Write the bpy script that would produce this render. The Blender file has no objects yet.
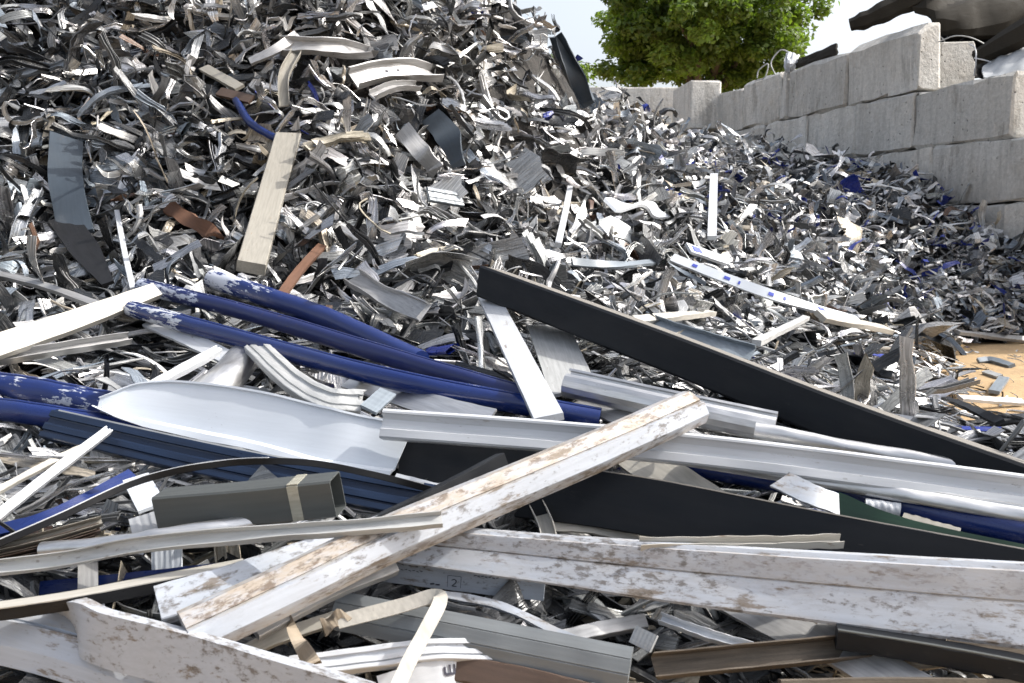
import bpy, math, random
import numpy as np
from mathutils import Vector, Matrix
from mathutils.bvhtree import BVHTree

R = math.radians
rng = np.random.default_rng(11)
random.seed(5)
S = bpy.context.scene
COL = S.collection

# ------------------------------------------------------------------ camera, sky, sun, exposure
F, PITCH, CAMZ = 1000.0, R(6.24), 1.235
W_, H_ = 1024, 683
cam_d = bpy.data.cameras.new('camera')
cam = bpy.data.objects.new('camera', cam_d)
COL.objects.link(cam)
cam.location = (0, 0, CAMZ)
cam.rotation_euler = (R(90) - PITCH, 0, 0)
cam_d.sensor_width = 36
cam_d.lens = F / W_ * 36
cam_d.clip_start = 0.05
cam_d.clip_end = 2000
cam_d.dof.use_dof = True
cam_d.dof.focus_distance = 4.6
cam_d.dof.aperture_fstop = 8.0
S.camera = cam

SUN_AZ, SUN_EL = R(3), R(44)          # azimuth measured from +X towards +Y
sd = Vector((math.cos(SUN_AZ) * math.cos(SUN_EL), math.sin(SUN_AZ) * math.cos(SUN_EL), math.sin(SUN_EL)))
w = bpy.data.worlds.new('World')
S.world = w
w.use_nodes = True
nt = w.node_tree
sky = nt.nodes.new('ShaderNodeTexSky')
sky.sky_type = 'NISHITA'
sky.sun_disc = False
sky.sun_elevation = SUN_EL
sky.sun_rotation = math.atan2(sd.x, sd.y)
sky.air_density = 1.0
sky.dust_density = 5.0
sky.ozone_density = 1.0
hs = nt.nodes.new('ShaderNodeHueSaturation')
hs.inputs['Saturation'].default_value = 0.46
hs.inputs['Value'].default_value = 1.75
bg = nt.nodes['Background']
bg.inputs['Strength'].default_value = 0.15
nt.links.new(sky.outputs[0], hs.inputs['Color'])
nt.links.new(hs.outputs[0], bg.inputs['Color'])
sun_d = bpy.data.lights.new('sun', 'SUN')
sun_d.energy = 4.1
sun_d.angle = R(0.5)
sun_d.color = (1, 0.95, 0.87)
sun = bpy.data.objects.new('sun', sun_d)
COL.objects.link(sun)
sun.location = (20, 0, 30)
sun.rotation_euler = sd.to_track_quat('Z', 'Y').to_euler()
S.view_settings.view_transform = 'Standard'
S.view_settings.look = 'None'
S.view_settings.gamma = 1
S.view_settings.use_curve_mapping = False
S.view_settings.exposure = 0.2
S.render.engine = 'CYCLES'
S.cycles.max_bounces = 6
S.cycles.diffuse_bounces = 2

# ------------------------------------------------------------------ geometry of the view (used to measure the place from the photograph)
CP, SP = math.cos(PITCH), math.sin(PITCH)
CAM = np.array([0, 0, CAMZ])


def ray(px, py):
    a, b = (px - 512) / F, (341.5 - py) / F
    return np.array([a, CP + b * SP, -SP + b * CP])


def P(px, py, Y):
    d = ray(px, py)
    return CAM + d * (Y / d[1])


def project(V):
    V = np.asarray(V) - CAM
    d = V[..., 1] * CP - V[..., 2] * SP
    u = V[..., 2] * CP + V[..., 1] * SP
    d = np.where(np.abs(d) < 1e-6, 1e-6, d)
    return 512 + F * V[..., 0] / d, 341.5 - F * u / d, d


# ------------------------------------------------------------------ shape of the heap: height over the ground plan
ctl = []
for x in (-150, 60, 270, 512, 780, 1024, 1180):
    ctl.append(P(x, 683, 2.4)); ctl.append(P(x, 600, 2.68)); ctl.append(P(x, 500, 3.2))
for x, y, Y in [(-150, 430, 3.75), (60, 430, 3.75), (300, 430, 3.75), (560, 430, 3.8), (800, 430, 4.0), (1024, 440, 4.2),
                (-150, 380, 4.4), (60, 380, 4.4), (300, 380, 4.4), (560, 380, 4.5), (760, 380, 4.9), (880, 392, 5.6), (940, 398, 6.6), (1010, 420, 5.6),
                (-150, 330, 5.1), (60, 330, 5.1), (300, 330, 5.15), (520, 330, 5.4), (700, 330, 6.5), (850, 330, 8.2), (925, 340, 9.8),
                (-150, 280, 5.8), (60, 280, 5.8), (270, 280, 5.9), (500, 280, 6.3), (700, 280, 8.2), (850, 280, 10.6), (960, 290, 11.6), (1010, 305, 11.6),
                (-150, 210, 6.3), (60, 215, 6.5), (200, 215, 6.5), (330, 215, 6.55), (500, 215, 7.3), (700, 215, 10.2), (850, 220, 12.6), (960, 240, 12.4),
                (-150, 140, 6.8), (60, 140, 7.1), (200, 140, 7.1), (300, 140, 6.9), (400, 140, 7.4), (510, 140, 8.6), (620, 150, 10.6), (720, 165, 14.5),
                (-150, 70, 7.3), (60, 70, 7.7), (190, 70, 7.7), (300, 70, 7.4), (400, 70, 7.9), (500, 70, 9.3), (570, 100, 10.4),
                (-150, 0, 7.9), (60, 0, 8.2), (270, 0, 8.2), (400, 0, 8.6), (480, 0, 9.6),
                (60, -120, 9.2), (270, -120, 9.8), (400, -70, 10.2), (-200, -120, 9.2),
                (525, 4, 10.4), (560, 45, 10.9), (590, 82, 11.6), (630, 110, 13.0), (690, 130, 16.2),
                (720, 141, 19.0), (760, 142, 18.0), (800, 152, 16.6), (850, 160, 15.2), (900, 178, 14.0), (940, 210, 13.2), (1005, 255, 12.1)]:
    ctl.append(P(x, y, Y))
ctl += [np.array(p) for p in [(3.9, 7.2, -.12), (4.8, 7.2, -.2), (4.6, 9.0, -.15), (5.6, 9.2, -.25), (5.9, 11.2, -.06), (7, 9, -.3), (4.1, 6.2, -.1),
                              (4.5, 5.0, -.1), (-2, 13, 3.4), (0.4, 13.0, 3.2), (1.6, 14.5, 2.7), (-5, 14, 3.2), (2.4, 18, 2.6), (0, 18, 2.2), (4, 22, 2.3), (-5, 18, 2.0),
                              (6.9, 12, 1.0), (6.2, 15, 2.4), (5.5, 18.5, 2.7), (3.3, 3.4, .12)]]
ctl = np.array(ctl)


def _tps(r2):
    return np.where(r2 > 1e-12, r2 * np.log(r2 + 1e-12), 0)


n_ = len(ctl)
K = _tps(((ctl[:, None, :2] - ctl[None, :, :2]) ** 2).sum(-1)) + np.eye(n_) * 0.06
Pm = np.c_[np.ones(n_), ctl[:, :2]]
A = np.block([[K, Pm], [Pm.T, np.zeros((3, 3))]])
sol = np.linalg.solve(A, np.r_[ctl[:, 2], 0, 0, 0])


def height(X, Y):
    X = np.asarray(X, float); Y = np.asarray(Y, float)
    r2 = (X[..., None] - ctl[:, 0]) ** 2 + (Y[..., None] - ctl[:, 1]) ** 2
    z = _tps(r2) @ sol[:n_] + sol[n_] + sol[n_ + 1] * X + sol[n_ + 2] * Y
    z = z + 0.05 * np.sin(X * 3.1 + 1.3 * np.sin(Y * 2.3)) * np.sin(Y * 2.7 + X) * np.clip((Y - 5) / 2, 0, 1)
    return np.clip(z, -0.4, 6)


YS = 2.0 * (24 / 2.0) ** np.linspace(0, 1, 260)


def hit(px, py, up=0.0):
    """point where the sight line meets the heap (raised by up)"""
    d = ray(px, py)
    t = YS / d[1]
    X = d[0] * t; Z = CAMZ + d[2] * t
    g = Z - np.maximum(height(X, YS), -0.0) - up
    k = np.where((g[:-1] > 0) & (g[1:] <= 0))[0]
    if g[0] <= 0:
        return CAM + d * t[0]
    if len(k) == 0:
        return None
    k = k[0]
    a = g[k] / (g[k] - g[k + 1])
    return CAM + d * (t[k] + a * (t[k + 1] - t[k]))


def normal(x, y):
    e = .12
    n = np.array([-(height(x + e, y) - height(x - e, y)) / (2 * e), -(height(x, y + e) - height(x, y - e)) / (2 * e), 1.0])
    return n / np.linalg.norm(n)


# ------------------------------------------------------------------ materials
def nodes(name):
    m = bpy.data.materials.new(name)
    m.use_nodes = True
    return m, m.node_tree, m.node_tree.nodes['Principled BSDF']


def N(t, kind, **kw):
    n = t.nodes.new('ShaderNode' + kind)
    for k, v in kw.items():
        if k.startswith('i_'):
            key = k[2:]
            n.inputs[int(key) if key.isdigit() else key].default_value = v
        else:
            setattr(n, k, v)
    return n


def ramp(t, src, p0, p1, c0=(0, 0, 0, 1), c1=(1, 1, 1, 1)):
    r = t.nodes.new('ShaderNodeValToRGB')
    r.color_ramp.elements[0].position = p0; r.color_ramp.elements[0].color = c0
    r.color_ramp.elements[1].position = p1; r.color_ramp.elements[1].color = c1
    t.links.new(src, r.inputs[0])
    return r.outputs[0]


def mixc(t, fac, a, b, mode='MIX'):
    m = t.nodes.new('ShaderNodeMix'); m.data_type = 'RGBA'; m.blend_type = mode
    for k, v in ((0, fac), (6, a), (7, b)):
        if hasattr(v, 'links'):
            t.links.new(v, m.inputs[k])
        else:
            m.inputs[k].default_value = v if k == 0 else (*v[:3], 1)
    return m.outputs[2]


def math_(t, op, a, b):
    m = t.nodes.new('ShaderNodeMath'); m.operation = op
    for k, v in enumerate((a, b)):
        if hasattr(v, 'links'): t.links.new(v, m.inputs[k])
        else: m.inputs[k].default_value = v
    return m.outputs[0]


def coords(t, scale):
    tc = N(t, 'TexCoord'); oi = N(t, 'ObjectInfo')
    off = N(t, 'VectorMath', operation='SCALE'); off.inputs[0].default_value = (17.3, 9.1, 5.7)
    t.links.new(oi.outputs['Random'], off.inputs['Scale'])
    ad = N(t, 'VectorMath', operation='ADD')
    t.links.new(tc.outputs['Object'], ad.inputs[0]); t.links.new(off.outputs[0], ad.inputs[1])
    mp = N(t, 'Mapping'); mp.inputs['Scale'].default_value = scale
    t.links.new(ad.outputs[0], mp.inputs[0])
    return mp.outputs[0]


def noise(t, vec, scale, detail=6, rough=.6):
    n = N(t, 'TexNoise'); n.inputs['Scale'].default_value = scale
    n.inputs['Detail'].default_value = detail; n.inputs['Roughness'].default_value = rough
    t.links.new(vec, n.inputs['Vector'])
    return n.outputs[0]


def paint(name, col, grime=.3, gcol=(.16, .11, .07), metal=0., rough=.4, chip=0., chipcol=(.6, .6, .6), streak=.25, speck=.3, bump=.15, coat=0., dust=0., chipx=None, spec=.5, updust=0.):
    """painted or bare metal with grime patches, specks, chips and lengthwise streaks"""
    m, t, b = nodes(name)
    st = coords(t, (.7, 14, 14)); ev = coords(t, (2.4, 9, 9))
    n_st = noise(t, st, 6, 5); n_g = noise(t, ev, 2.6, 10, .74); n_sp = noise(t, coords(t, (7, 14, 14)), 4, 8, .7)
    s = ramp(t, n_st, .3, .75, (1 - streak,) * 3 + (1,), (1 + streak * .25,) * 3 + (1,))
    c = mixc(t, 1.0, (*col, 1), s, 'MULTIPLY')
    met = metal
    if chip > 0:
        nz = math_(t, 'ADD', math_(t, 'MULTIPLY', noise(t, coords(t, (2.2, 5, 5)), 4, 9, .72), .75), math_(t, 'MULTIPLY', noise(t, coords(t, (1, 30, 30)), 3, 4), .25))
        if chipx:
            sx = N(t, 'SeparateXYZ'); t.links.new(N(t, 'TexCoord').outputs['Object'], sx.inputs[0])
            mr = N(t, 'MapRange'); t.links.new(sx.outputs[0], mr.inputs[0])
            for q_, v_ in enumerate((chipx[0], chipx[1], .06, -.22)): mr.inputs[q_ + 1].default_value = v_
            nz = math_(t, 'ADD', nz, mr.outputs[0])
        f = ramp(t, nz, .62 - chip * .3, .64 - chip * .3)
        c = mixc(t, f, c, (*chipcol, 1))
    if dust > 0:
        c = mixc(t, math_(t, 'MULTIPLY', ramp(t, noise(t, coords(t, (1, 3, 3)), 3, 7), .35, .75), dust), c, (.36, .32, .27, 1))
    if updust > 0:
        sz = N(t, 'SeparateXYZ'); t.links.new(N(t, 'NewGeometry').outputs['Normal'], sz.inputs[0])
        dn_ = noise(t, coords(t, (2.5, 9, 9)), 4, 9, .75)
        f = math_(t, 'MULTIPLY', ramp(t, sz.outputs[2], .45, .8), ramp(t, dn_, .38, .62))
        c = mixc(t, math_(t, 'MULTIPLY', f, updust), c, (.36, .31, .24, 1))
        so = N(t, 'Attribute', attribute_name='soil')
        f = math_(t, 'MULTIPLY', so.outputs['Fac'], ramp(t, dn_, .30, .56))
        c = mixc(t, math_(t, 'MULTIPLY', f, .72), c, (.33, .265, .19, 1))
        f = math_(t, 'MULTIPLY', so.outputs['Fac'], ramp(t, noise(t, coords(t, (6, 14, 14)), 3, 8, .75), .52, .60))
        c = mixc(t, math_(t, 'MULTIPLY', f, .8), c, (.11, .075, .05, 1))
    if grime > 0:
        f = math_(t, 'MULTIPLY', ramp(t, n_g, .72 - grime * .25, .77 - grime * .22), .85)
        c = mixc(t, f, c, (*gcol, 1))
    if speck > 0:
        n_cl = noise(t, coords(t, (1.1, 3, 3)), 2.1, 4)
        f = ramp(t, math_(t, 'ADD', n_sp, math_(t, 'MULTIPLY', math_(t, 'SUBTRACT', n_cl, .5), .55)), .71 - speck * .14, .82 - speck * .14)
        f = math_(t, 'MULTIPLY', f, .75)
        c = mixc(t, f, c, tuple(g * .5 for g in gcol) + (1,))
    t.links.new(c, b.inputs['Base Color'])
    b.inputs['Metallic'].default_value = met
    rr = ramp(t, n_g, .3, .75, (rough * .8,) * 3 + (1,), (min(1, rough * 1.5),) * 3 + (1,))
    t.links.new(rr, b.inputs['Roughness'])
    b.inputs['Coat Weight'].default_value = coat
    b.inputs['Specular IOR Level'].default_value = spec
    bp = N(t, 'Bump'); bp.inputs['Strength'].default_value = bump; bp.inputs['Distance'].default_value = .004
    t.links.new(n_sp, bp.inputs['Height']); t.links.new(bp.outputs[0], b.inputs['Normal'])
    return m


M = dict(
    dirty_white=paint('dirty_white_paint', (.42, .46, .525), grime=.68, gcol=(.15, .115, .08), speck=1.05, rough=.36, streak=.12, updust=.42),
    white=paint('white_paint', (.52, .54, .57), grime=.4, speck=.2, rough=.35, streak=.12),
    sheet=paint('white_sheet', (.63, .67, .72), grime=.08, speck=.12, rough=.3, streak=.06, bump=.05),
    cream=paint('cream_paint', (.46, .44, .395), grime=.4, speck=.35, rough=.45),
    alu=paint('mill_aluminium', (.70, .70, .70), grime=.12, metal=.92, rough=.34, speck=.2, streak=.25),
    dull=paint('dull_aluminium', (.46, .46, .46), grime=.3, metal=.55, rough=.45, speck=.4, streak=.35),
    grey=paint('grey_paint', (.072, .079, .078), grime=.14, rough=.42, speck=.15, streak=.15),
    lgrey=paint('light_grey_paint', (.44, .45, .45), grime=.3, rough=.42, speck=.35, streak=.3),
    steel=paint('blue_grey_paint', (.20, .235, .27), grime=.15, rough=.38, speck=.25, streak=.3),
    black=paint('anthracite_paint', (.0085, .0105, .014), grime=.2, gcol=(.05, .05, .05), rough=.42, speck=.55, streak=.15, bump=.08, dust=.02, spec=.16),
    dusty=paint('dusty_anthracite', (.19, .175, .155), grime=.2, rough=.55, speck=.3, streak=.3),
    navy=paint('navy_paint', (.012, .026, .062), grime=.1, gcol=(.1, .12, .15), rough=.3, speck=0, streak=.3, coat=.1, spec=.35),
    blue=paint('blue_paint', (.008, .024, .13), grime=.0, rough=.22, speck=.15, streak=.2, chip=.16, chipcol=(.55, .58, .64), coat=.15, chipx=(-.95, -.35)),
    blueend=paint('flaking_blue_paint', (.008, .024, .13), grime=.0, rough=.3, speck=.15, streak=.2, chip=.36, chipcol=(.5, .53, .6), chipx=(-.7, .15)),
    blueclean=paint('blue_gloss_paint', (.008, .024, .13), grime=.12, gcol=(.2, .2, .24), rough=.26, speck=.0, streak=.25, chip=.0, coat=.15),
    bluewhite=paint('peeling_blue_paint', (.62, .65, .70), grime=.0, rough=.4, speck=.15, streak=.15, chip=.36, chipcol=(.01, .02, .11)),
    bluegrey=paint('worn_blue_paint', (.008, .018, .10), grime=.0, rough=.35, speck=.2, streak=.2, chip=.26, chipcol=(.42, .46, .55), chipx=(-.95, -.3)),
    rubber=paint('black_rubber', (.013, .013, .014), grime=.1, gcol=(.2, .19, .18), rough=.3, speck=0, streak=.3, spec=.2),
    tan=paint('tan_paint', (.29, .275, .24), grime=.35, gcol=(.25, .17, .1), rough=.5, speck=.4),
    brown=paint('brown_paint', (.085, .055, .04), grime=.3, gcol=(.3, .24, .18), rough=.5),
    midsteel=paint('mid_steel_paint', (.16, .175, .185), grime=.2, rough=.4, speck=.4, streak=.2),
    bluescuff=paint('scuffed_blue_paint', (.008, .024, .13), grime=.0, rough=.35, speck=.2, streak=.2, chip=.24, chipcol=(.45, .48, .55)),
    slate=paint('slate_paint', (.045, .06, .078), grime=.15, rough=.4, speck=.2, streak=.2),
    rust=paint('rusty_steel', (.13, .062, .035), grime=.4, gcol=(.05, .03, .02), rough=.7),
    green=paint('dark_green_paint', (.012, .045, .022), grime=.06, rough=.35, speck=.2, gcol=(.2, .2, .2)),
    wood=paint('weathered_wood', (.13, .105, .08), grime=.5, gcol=(.05, .035, .025), rough=.75, speck=.5, streak=.6, bump=.5),
    film=paint('yellowed_film', (.30, .25, .19), grime=.3, rough=.5, speck=.3),
    tape=paint('clear_tape', (.36, .35, .29), grime=.2, rough=.25, speck=.2),
    ink=paint('black_ink', (.03, .03, .05), grime=0, rough=.6, speck=0),
    blueink=paint('blue_ink', (.06, .09, .5), grime=0, rough=.5, speck=0),
    tarp=paint('tarp_or_gap_shade', (.036, .033, .028), grime=.35, gcol=(.06, .055, .05), rough=.85, speck=.1, bump=.4, spec=.1),
    bag=paint('pale_bag', (.36, .38, .40), grime=.2, rough=.5, speck=.2),
)


def scrap_material():
    m, t, b = nodes('shredded_scrap_metal')
    at = N(t, 'Attribute', attribute_name='tone'); gr = N(t, 'Attribute', attribute_name='grain')
    tc = N(t, 'TexCoord')
    mp = N(t, 'Mapping'); mp.inputs['Scale'].default_value = (2.5, 60, 1); t.links.new(gr.outputs['Vector'], mp.inputs[0])
    rib = noise(t, mp.outputs[0], 1.6, 3, .5)
    mp2 = N(t, 'Mapping'); mp2.inputs['Scale'].default_value = (9, 34, 1); t.links.new(gr.outputs['Vector'], mp2.inputs[0])
    scr = noise(t, mp2.outputs[0], 1.3, 8, .72)
    n1 = noise(t, tc.outputs['Object'], 14, 7, .65)
    c = mixc(t, 1.0, at.outputs['Color'], ramp(t, rib, .34, .62, (.55, .55, .55, 1), (1.12, 1.12, 1.12, 1)), 'MULTIPLY')
    c = mixc(t, math_(t, 'MULTIPLY', ramp(t, scr, .56, .68), .6), c, (.10, .088, .072, 1))
    t.links.new(c, b.inputs['Base Color'])
    t.links.new(at.outputs['Alpha'], b.inputs['Metallic'])
    t.links.new(ramp(t, n1, .3, .7, (.16,) * 3 + (1,), (.42,) * 3 + (1,)), b.inputs['Roughness'])
    bp = N(t, 'Bump'); bp.inputs['Strength'].default_value = .6; bp.inputs['Distance'].default_value = .01
    t.links.new(math_(t, 'ADD', math_(t, 'MULTIPLY', rib, 1.2), math_(t, 'MULTIPLY', n1, .8)), bp.inputs['Height']); t.links.new(bp.outputs[0], b.inputs['Normal'])
    return m


M['scrap'] = scrap_material()


def concrete_material():
    m, t, b = nodes('cast_concrete')
    v = coords(t, (1, 1, 1)); vs = coords(t, (3, 3, .45))
    n1 = noise(t, v, 1.4, 9, .68); n2 = noise(t, v, 22, 6, .65); n3 = noise(t, vs, 2.2, 7, .65); n4 = noise(t, v, 4.5, 8, .7)
    oi = N(t, 'ObjectInfo')
    c = mixc(t, ramp(t, n4, .3, .7), (.54, .52, .48, 1), (.70, .67, .62, 1))
    c = mixc(t, math_(t, 'MULTIPLY', ramp(t, n3, .47, .60), .6), c, (.27, .255, .23, 1))
    c = mixc(t, math_(t, 'MULTIPLY', ramp(t, n1, .56, .68), .6), c, (.33, .27, .2, 1))
    c = mixc(t, math_(t, 'MULTIPLY', ramp(t, n1, .44, .34), .5), c, (.60, .59, .56, 1))
    c = mixc(t, 1.0, c, ramp(t, n2, .3, .7, (.82, .82, .82, 1), (1.1, 1.1, 1.1, 1)), 'MULTIPLY')
    vo = N(t, 'TexVoronoi'); vo.inputs['Scale'].default_value = 11; t.links.new(v, vo.inputs['Vector'])
    pit = ramp(t, vo.outputs['Distance'], .06, .18, (1, 1, 1, 1), (0, 0, 0, 1))
    pit = math_(t, 'MULTIPLY', pit, ramp(t, noise(t, v, 3, 4), .48, .56))
    c = mixc(t, math_(t, 'MULTIPLY', pit, .7), c, (.12, .115, .11, 1))
    br = math_(t, 'ADD', math_(t, 'MULTIPLY', oi.outputs['Random'], .3), .85)
    cb = N(t, 'CombineColor')
    for k in range(3): t.links.new(br, cb.inputs[k])
    c = mixc(t, 1.0, c, cb.outputs[0], 'MULTIPLY')
    t.links.new(c, b.inputs['Base Color'])
    b.inputs['Roughness'].default_value = .88
    h = math_(t, 'SUBTRACT', math_(t, 'ADD', math_(t, 'MULTIPLY', n2, .5), math_(t, 'ADD', n1, n4)), pit)
    bp = N(t, 'Bump'); bp.inputs['Strength'].default_value = .8; bp.inputs['Distance'].default_value = .035
    t.links.new(h, bp.inputs['Height']); t.links.new(bp.outputs[0], b.inputs['Normal'])
    return m


M['concrete'] = concrete_material()


def simple_noise_mat(name, a, b_, scale, rough=.9, bump=.5, dist=.03, c3=None):
    m, t, b = nodes(name)
    tc = N(t, 'TexCoord')
    n1 = noise(t, tc.outputs['Object'], scale, 9, .65); n2 = noise(t, tc.outputs['Object'], scale * 14, 5, .6)
    c = mixc(t, ramp(t, n1, .32, .68), (*a, 1), (*b_, 1))
    if c3:
        c = mixc(t, math_(t, 'MULTIPLY', ramp(t, n2, .55, .72), .7), c, (*c3, 1))
    t.links.new(c, b.inputs['Base Color']); b.inputs['Roughness'].default_value = rough
    bp = N(t, 'Bump'); bp.inputs['Strength'].default_value = bump; bp.inputs['Distance'].default_value = dist
    t.links.new(math_(t, 'ADD', n1, math_(t, 'MULTIPLY', n2, .4)), bp.inputs['Height']); t.links.new(bp.outputs[0], b.inputs['Normal'])
    return m


M['sand'] = simple_noise_mat('sandy_soil', (.44, .305, .16), (.32, .22, .12), 2.2, c3=(.17, .125, .08), bump=1)
M['core'] = simple_noise_mat('core_gap_shade', (.025, .024, .023), (.06, .055, .05), 6, bump=1, dist=.05)  # near-black tone paints in the shade of gaps between scrap pieces
M['bark'] = simple_noise_mat('bark', (.09, .065, .045), (.05, .04, .03), 5)


def leaf_mat():
    m, t, b = nodes('leaf')
    oi = N(t, 'Attribute', attribute_name='tone')
    t.links.new(oi.outputs['Color'], b.inputs['Base Color'])
    b.inputs['Roughness'].default_value = .5
    tr = N(t, 'BsdfTranslucent'); t.links.new(mixc(t, 1.0, oi.outputs['Color'], (1.5, 1.6, .6, 1), 'MULTIPLY'), tr.inputs['Color'])
    mx = N(t, 'MixShader'); mx.inputs[0].default_value = .42
    t.links.new(b.outputs[0], mx.inputs[1]); t.links.new(tr.outputs[0], mx.inputs[2])
    t.links.new(mx.outputs[0], t.nodes['Material Output'].inputs['Surface'])
    return m


M['leaf'] = leaf_mat()

# ------------------------------------------------------------------ mesh helpers
FG_V, FG_F, FG_n = [], [], [0]        # triangles of the hand-placed things, kept for the sight test further down


def mesh_quads(name, V, Q, mat, tone=None, angle=35, caps=(), grain=None):
    me = bpy.data.meshes.new(name)
    V = np.asarray(V, np.float32); Q = np.asarray(Q, np.int32)
    if len(caps):
        me.from_pydata(V.tolist(), [], Q.tolist() + [list(c) for c in caps])
    else:
        me.vertices.add(len(V)); me.vertices.foreach_set('co', V.ravel())
        me.loops.add(len(Q) * 4); me.loops.foreach_set('vertex_index', Q.ravel())
        me.polygons.add(len(Q)); me.polygons.foreach_set('loop_start', np.arange(0, len(Q) * 4, 4, dtype=np.int32))
        me.update(calc_edges=True)
    if tone is not None:
        a = me.attributes.new('tone', 'FLOAT_COLOR', 'POINT')
        a.data.foreach_set('color', np.asarray(tone, np.float32).ravel())
    if grain is not None:
        a = me.attributes.new('grain', 'FLOAT_VECTOR', 'POINT')
        a.data.foreach_set('vector', np.asarray(grain, np.float32).ravel())
    me.polygons.foreach_set('use_smooth', np.ones(len(me.polygons), bool))
    if angle: me.set_sharp_from_angle(angle=R(angle))
    me.materials.append(mat)
    return me


def props(o, label=None, cat=None, group=None, kind=None):
    for k, v in (('label', label), ('category', cat), ('group', group), ('kind', kind)):
        if v: o[k] = v
    return o


def link(name, me, parent=None, mtx=None):
    o = bpy.data.objects.new(name, me); COL.objects.link(o)
    if parent is not None: o.parent = parent
    if mtx is not None: o.matrix_local = mtx
    return o


def empty(name, loc, label, cat, group=None):
    o = bpy.data.objects.new(name, None); COL.objects.link(o); o.location = loc; o.empty_display_size = .1
    return props(o, label, cat, group)


def box_quads(x0, x1, y0, y1, z0, z1):
    V = [(x, y, z) for z in (z0, z1) for x, y in ((x0, y0), (x1, y0), (x1, y1), (x0, y1))]
    Q = [(3, 2, 1, 0), (4, 5, 6, 7), (0, 1, 5, 4), (1, 2, 6, 5), (2, 3, 7, 6), (3, 0, 4, 7)]
    return np.array(V, float), np.array(Q)


# cross-sections: (u across, v towards the viewer), unit size -> scaled by half height h and half depth d
def s_flat(h, d): return np.array([(-h, -d), (h, -d), (h, d), (-h, d)])
def s_box(h, d, b=.12):
    k = b * min(h, d)
    return np.array([(-h + k, -d), (h - k, -d), (h, -d + k), (h, d - k), (h - k, d), (-h + k, d), (-h, d - k), (-h, -d + k)])
def s_tube(h, d, m=14): return np.array([(h * math.cos(a), d * math.sin(a)) for a in np.linspace(0, 2 * math.pi, m, endpoint=False)])
def s_round(h, d):      # rolled handrail section: round face, flat rebated back with a groove line near the top
    p = [(h * math.cos(a), d * math.sin(a)) for a in np.linspace(0, math.pi, 13)]
    p = p[:4] + [(h * .62, d * .72), (h * .55, d * .66), (h * .48, d * .84)] + p[5:]
    return np.array(p + [(-h * .8, -d * .5), (h * .8, -d * .5)])
def s_groove(h, d):     # window frame extrusion: stepped face with ribs and grooves
    f = [(1, -1), (1, .35), (.86, .42), (.84, .95), (.74, 1), (.42, 1), (.40, .55), (.32, .5), (.0, .55), (-.04, .9), (-.14, .95), (-.46, .95), (-.5, .6), (-.6, .6), (-.64, 1), (-.94, 1), (-1, .9), (-1, -1)]
    return np.array(f) * (h, d)
def s_step(h, d):       # wide facade profile: thin lip above, two broad flats meeting at a shallow crease
    f = [(1, -1), (1, -.15), (.86, 0), (.84, .2), (.80, .22), (.14, .34), (.10, .24), (.05, .36), (-.80, .92), (-.9, 1), (-1, .9), (-1, -1)]
    return np.array(f) * (h, d)
def s_facet(h, d):      # dirty folded beam: top flange, sharp groove, face, chamfered lower edge
    f = [(1, -1), (.98, -.2), (.46, .62), (.41, .52), (.37, .7), (.33, .98), (-.42, 1), (-.5, .92), (-.92, .3), (-1, .2), (-1, -1)]
    return np.array(f) * (h, d)
def s_chan(h, d, t=.12):
    k = t * h
    return np.array([(-h, -d), (-h, d), (-h + k, d), (-h + k, -d + k), (h - k, -d + k), (h - k, d), (h, d), (h, -d)])
def s_lip(h, d):        # bent sheet: thin panel with a lip folded forward at its foot and a rolled upper edge
    t = d * .12
    f = [(h, -d * .2), (h, d * .2), (h * .93, d * .2), (h * .93, -d * .2 + t), (-h * .62, 0), (-h * .78, d * .9), (-h, d), (-h, d - t * 2), (-h * .83, d * .6), (-h * .66, -t), (h * .9, -d * .2 - t)]
    return np.array(f)
def s_cove(h, d):
    return np.array([(1, -1), (1, .6), (.84, .95), (.7, .95), (.62, .7), (.3, .3), (-.15, .3), (-.3, .5), (-.38, .95), (-.88, 1), (-1, .8), (-1, -1)]) * (h, d)
def s_slot(h, d):
    return np.array([(1, -1), (1, .1), (.84, .2), (.8, -.5), (.62, -.5), (.58, .45), (.35, .85), (0, 1), (-.4, .9), (-.75, .6), (-1, .1), (-1, -1)]) * (h, d)
def s_band(h, d):
    return np.array([(1, -1), (1, .0), (.42, .8), (.38, .7), (.34, .85), (-.3, .95), (-.34, .8), (-.4, .9), (-1, .3), (-1, -1)]) * (h, d)
def s_half(h, d):
    o = [(h * math.cos(a), d * (2 * math.sin(a) - 1)) for a in np.linspace(0, math.pi, 11)]
    i = [(h * .9 * math.cos(a), d * (2 * .86 * math.sin(a) - 1)) for a in np.linspace(math.pi, 0, 11)]
    return np.array(o + i)
def s_angle(h, d):
    return np.array([(-h, d), (-h, d * .8), (h * .86, d * .8), (h * .86, -d), (h, -d), (h, d)])
SEC = dict(flat=s_flat, box=s_box, tube=s_tube, round=s_round, groove=s_groove, step=s_step, facet=s_facet, chan=s_chan, lip=s_lip, half=s_half, cove=s_cove, slot=s_slot, band=s_band, angle=s_angle)


def catmull(pts, n):
    pts = np.asarray(pts, float)
    if len(pts) == 2:
        s = np.linspace(0, 1, n)[:, None]
        return pts[0] * (1 - s) + pts[1] * s
    e = np.vstack([2 * pts[0] - pts[1], pts, 2 * pts[-1] - pts[-2]])
    out = []
    for s in np.linspace(0, len(pts) - 1 - 1e-9, n):
        k = int(s); f = s - k
        p0, p1, p2, p3 = e[k:k + 4]
        out.append(.5 * ((2 * p1) + (p2 - p0) * f + (2 * p0 - 5 * p1 + 4 * p2 - p3) * f * f + (3 * p1 - p0 - 3 * p2 + p3) * f ** 3))
    return np.array(out)


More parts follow.
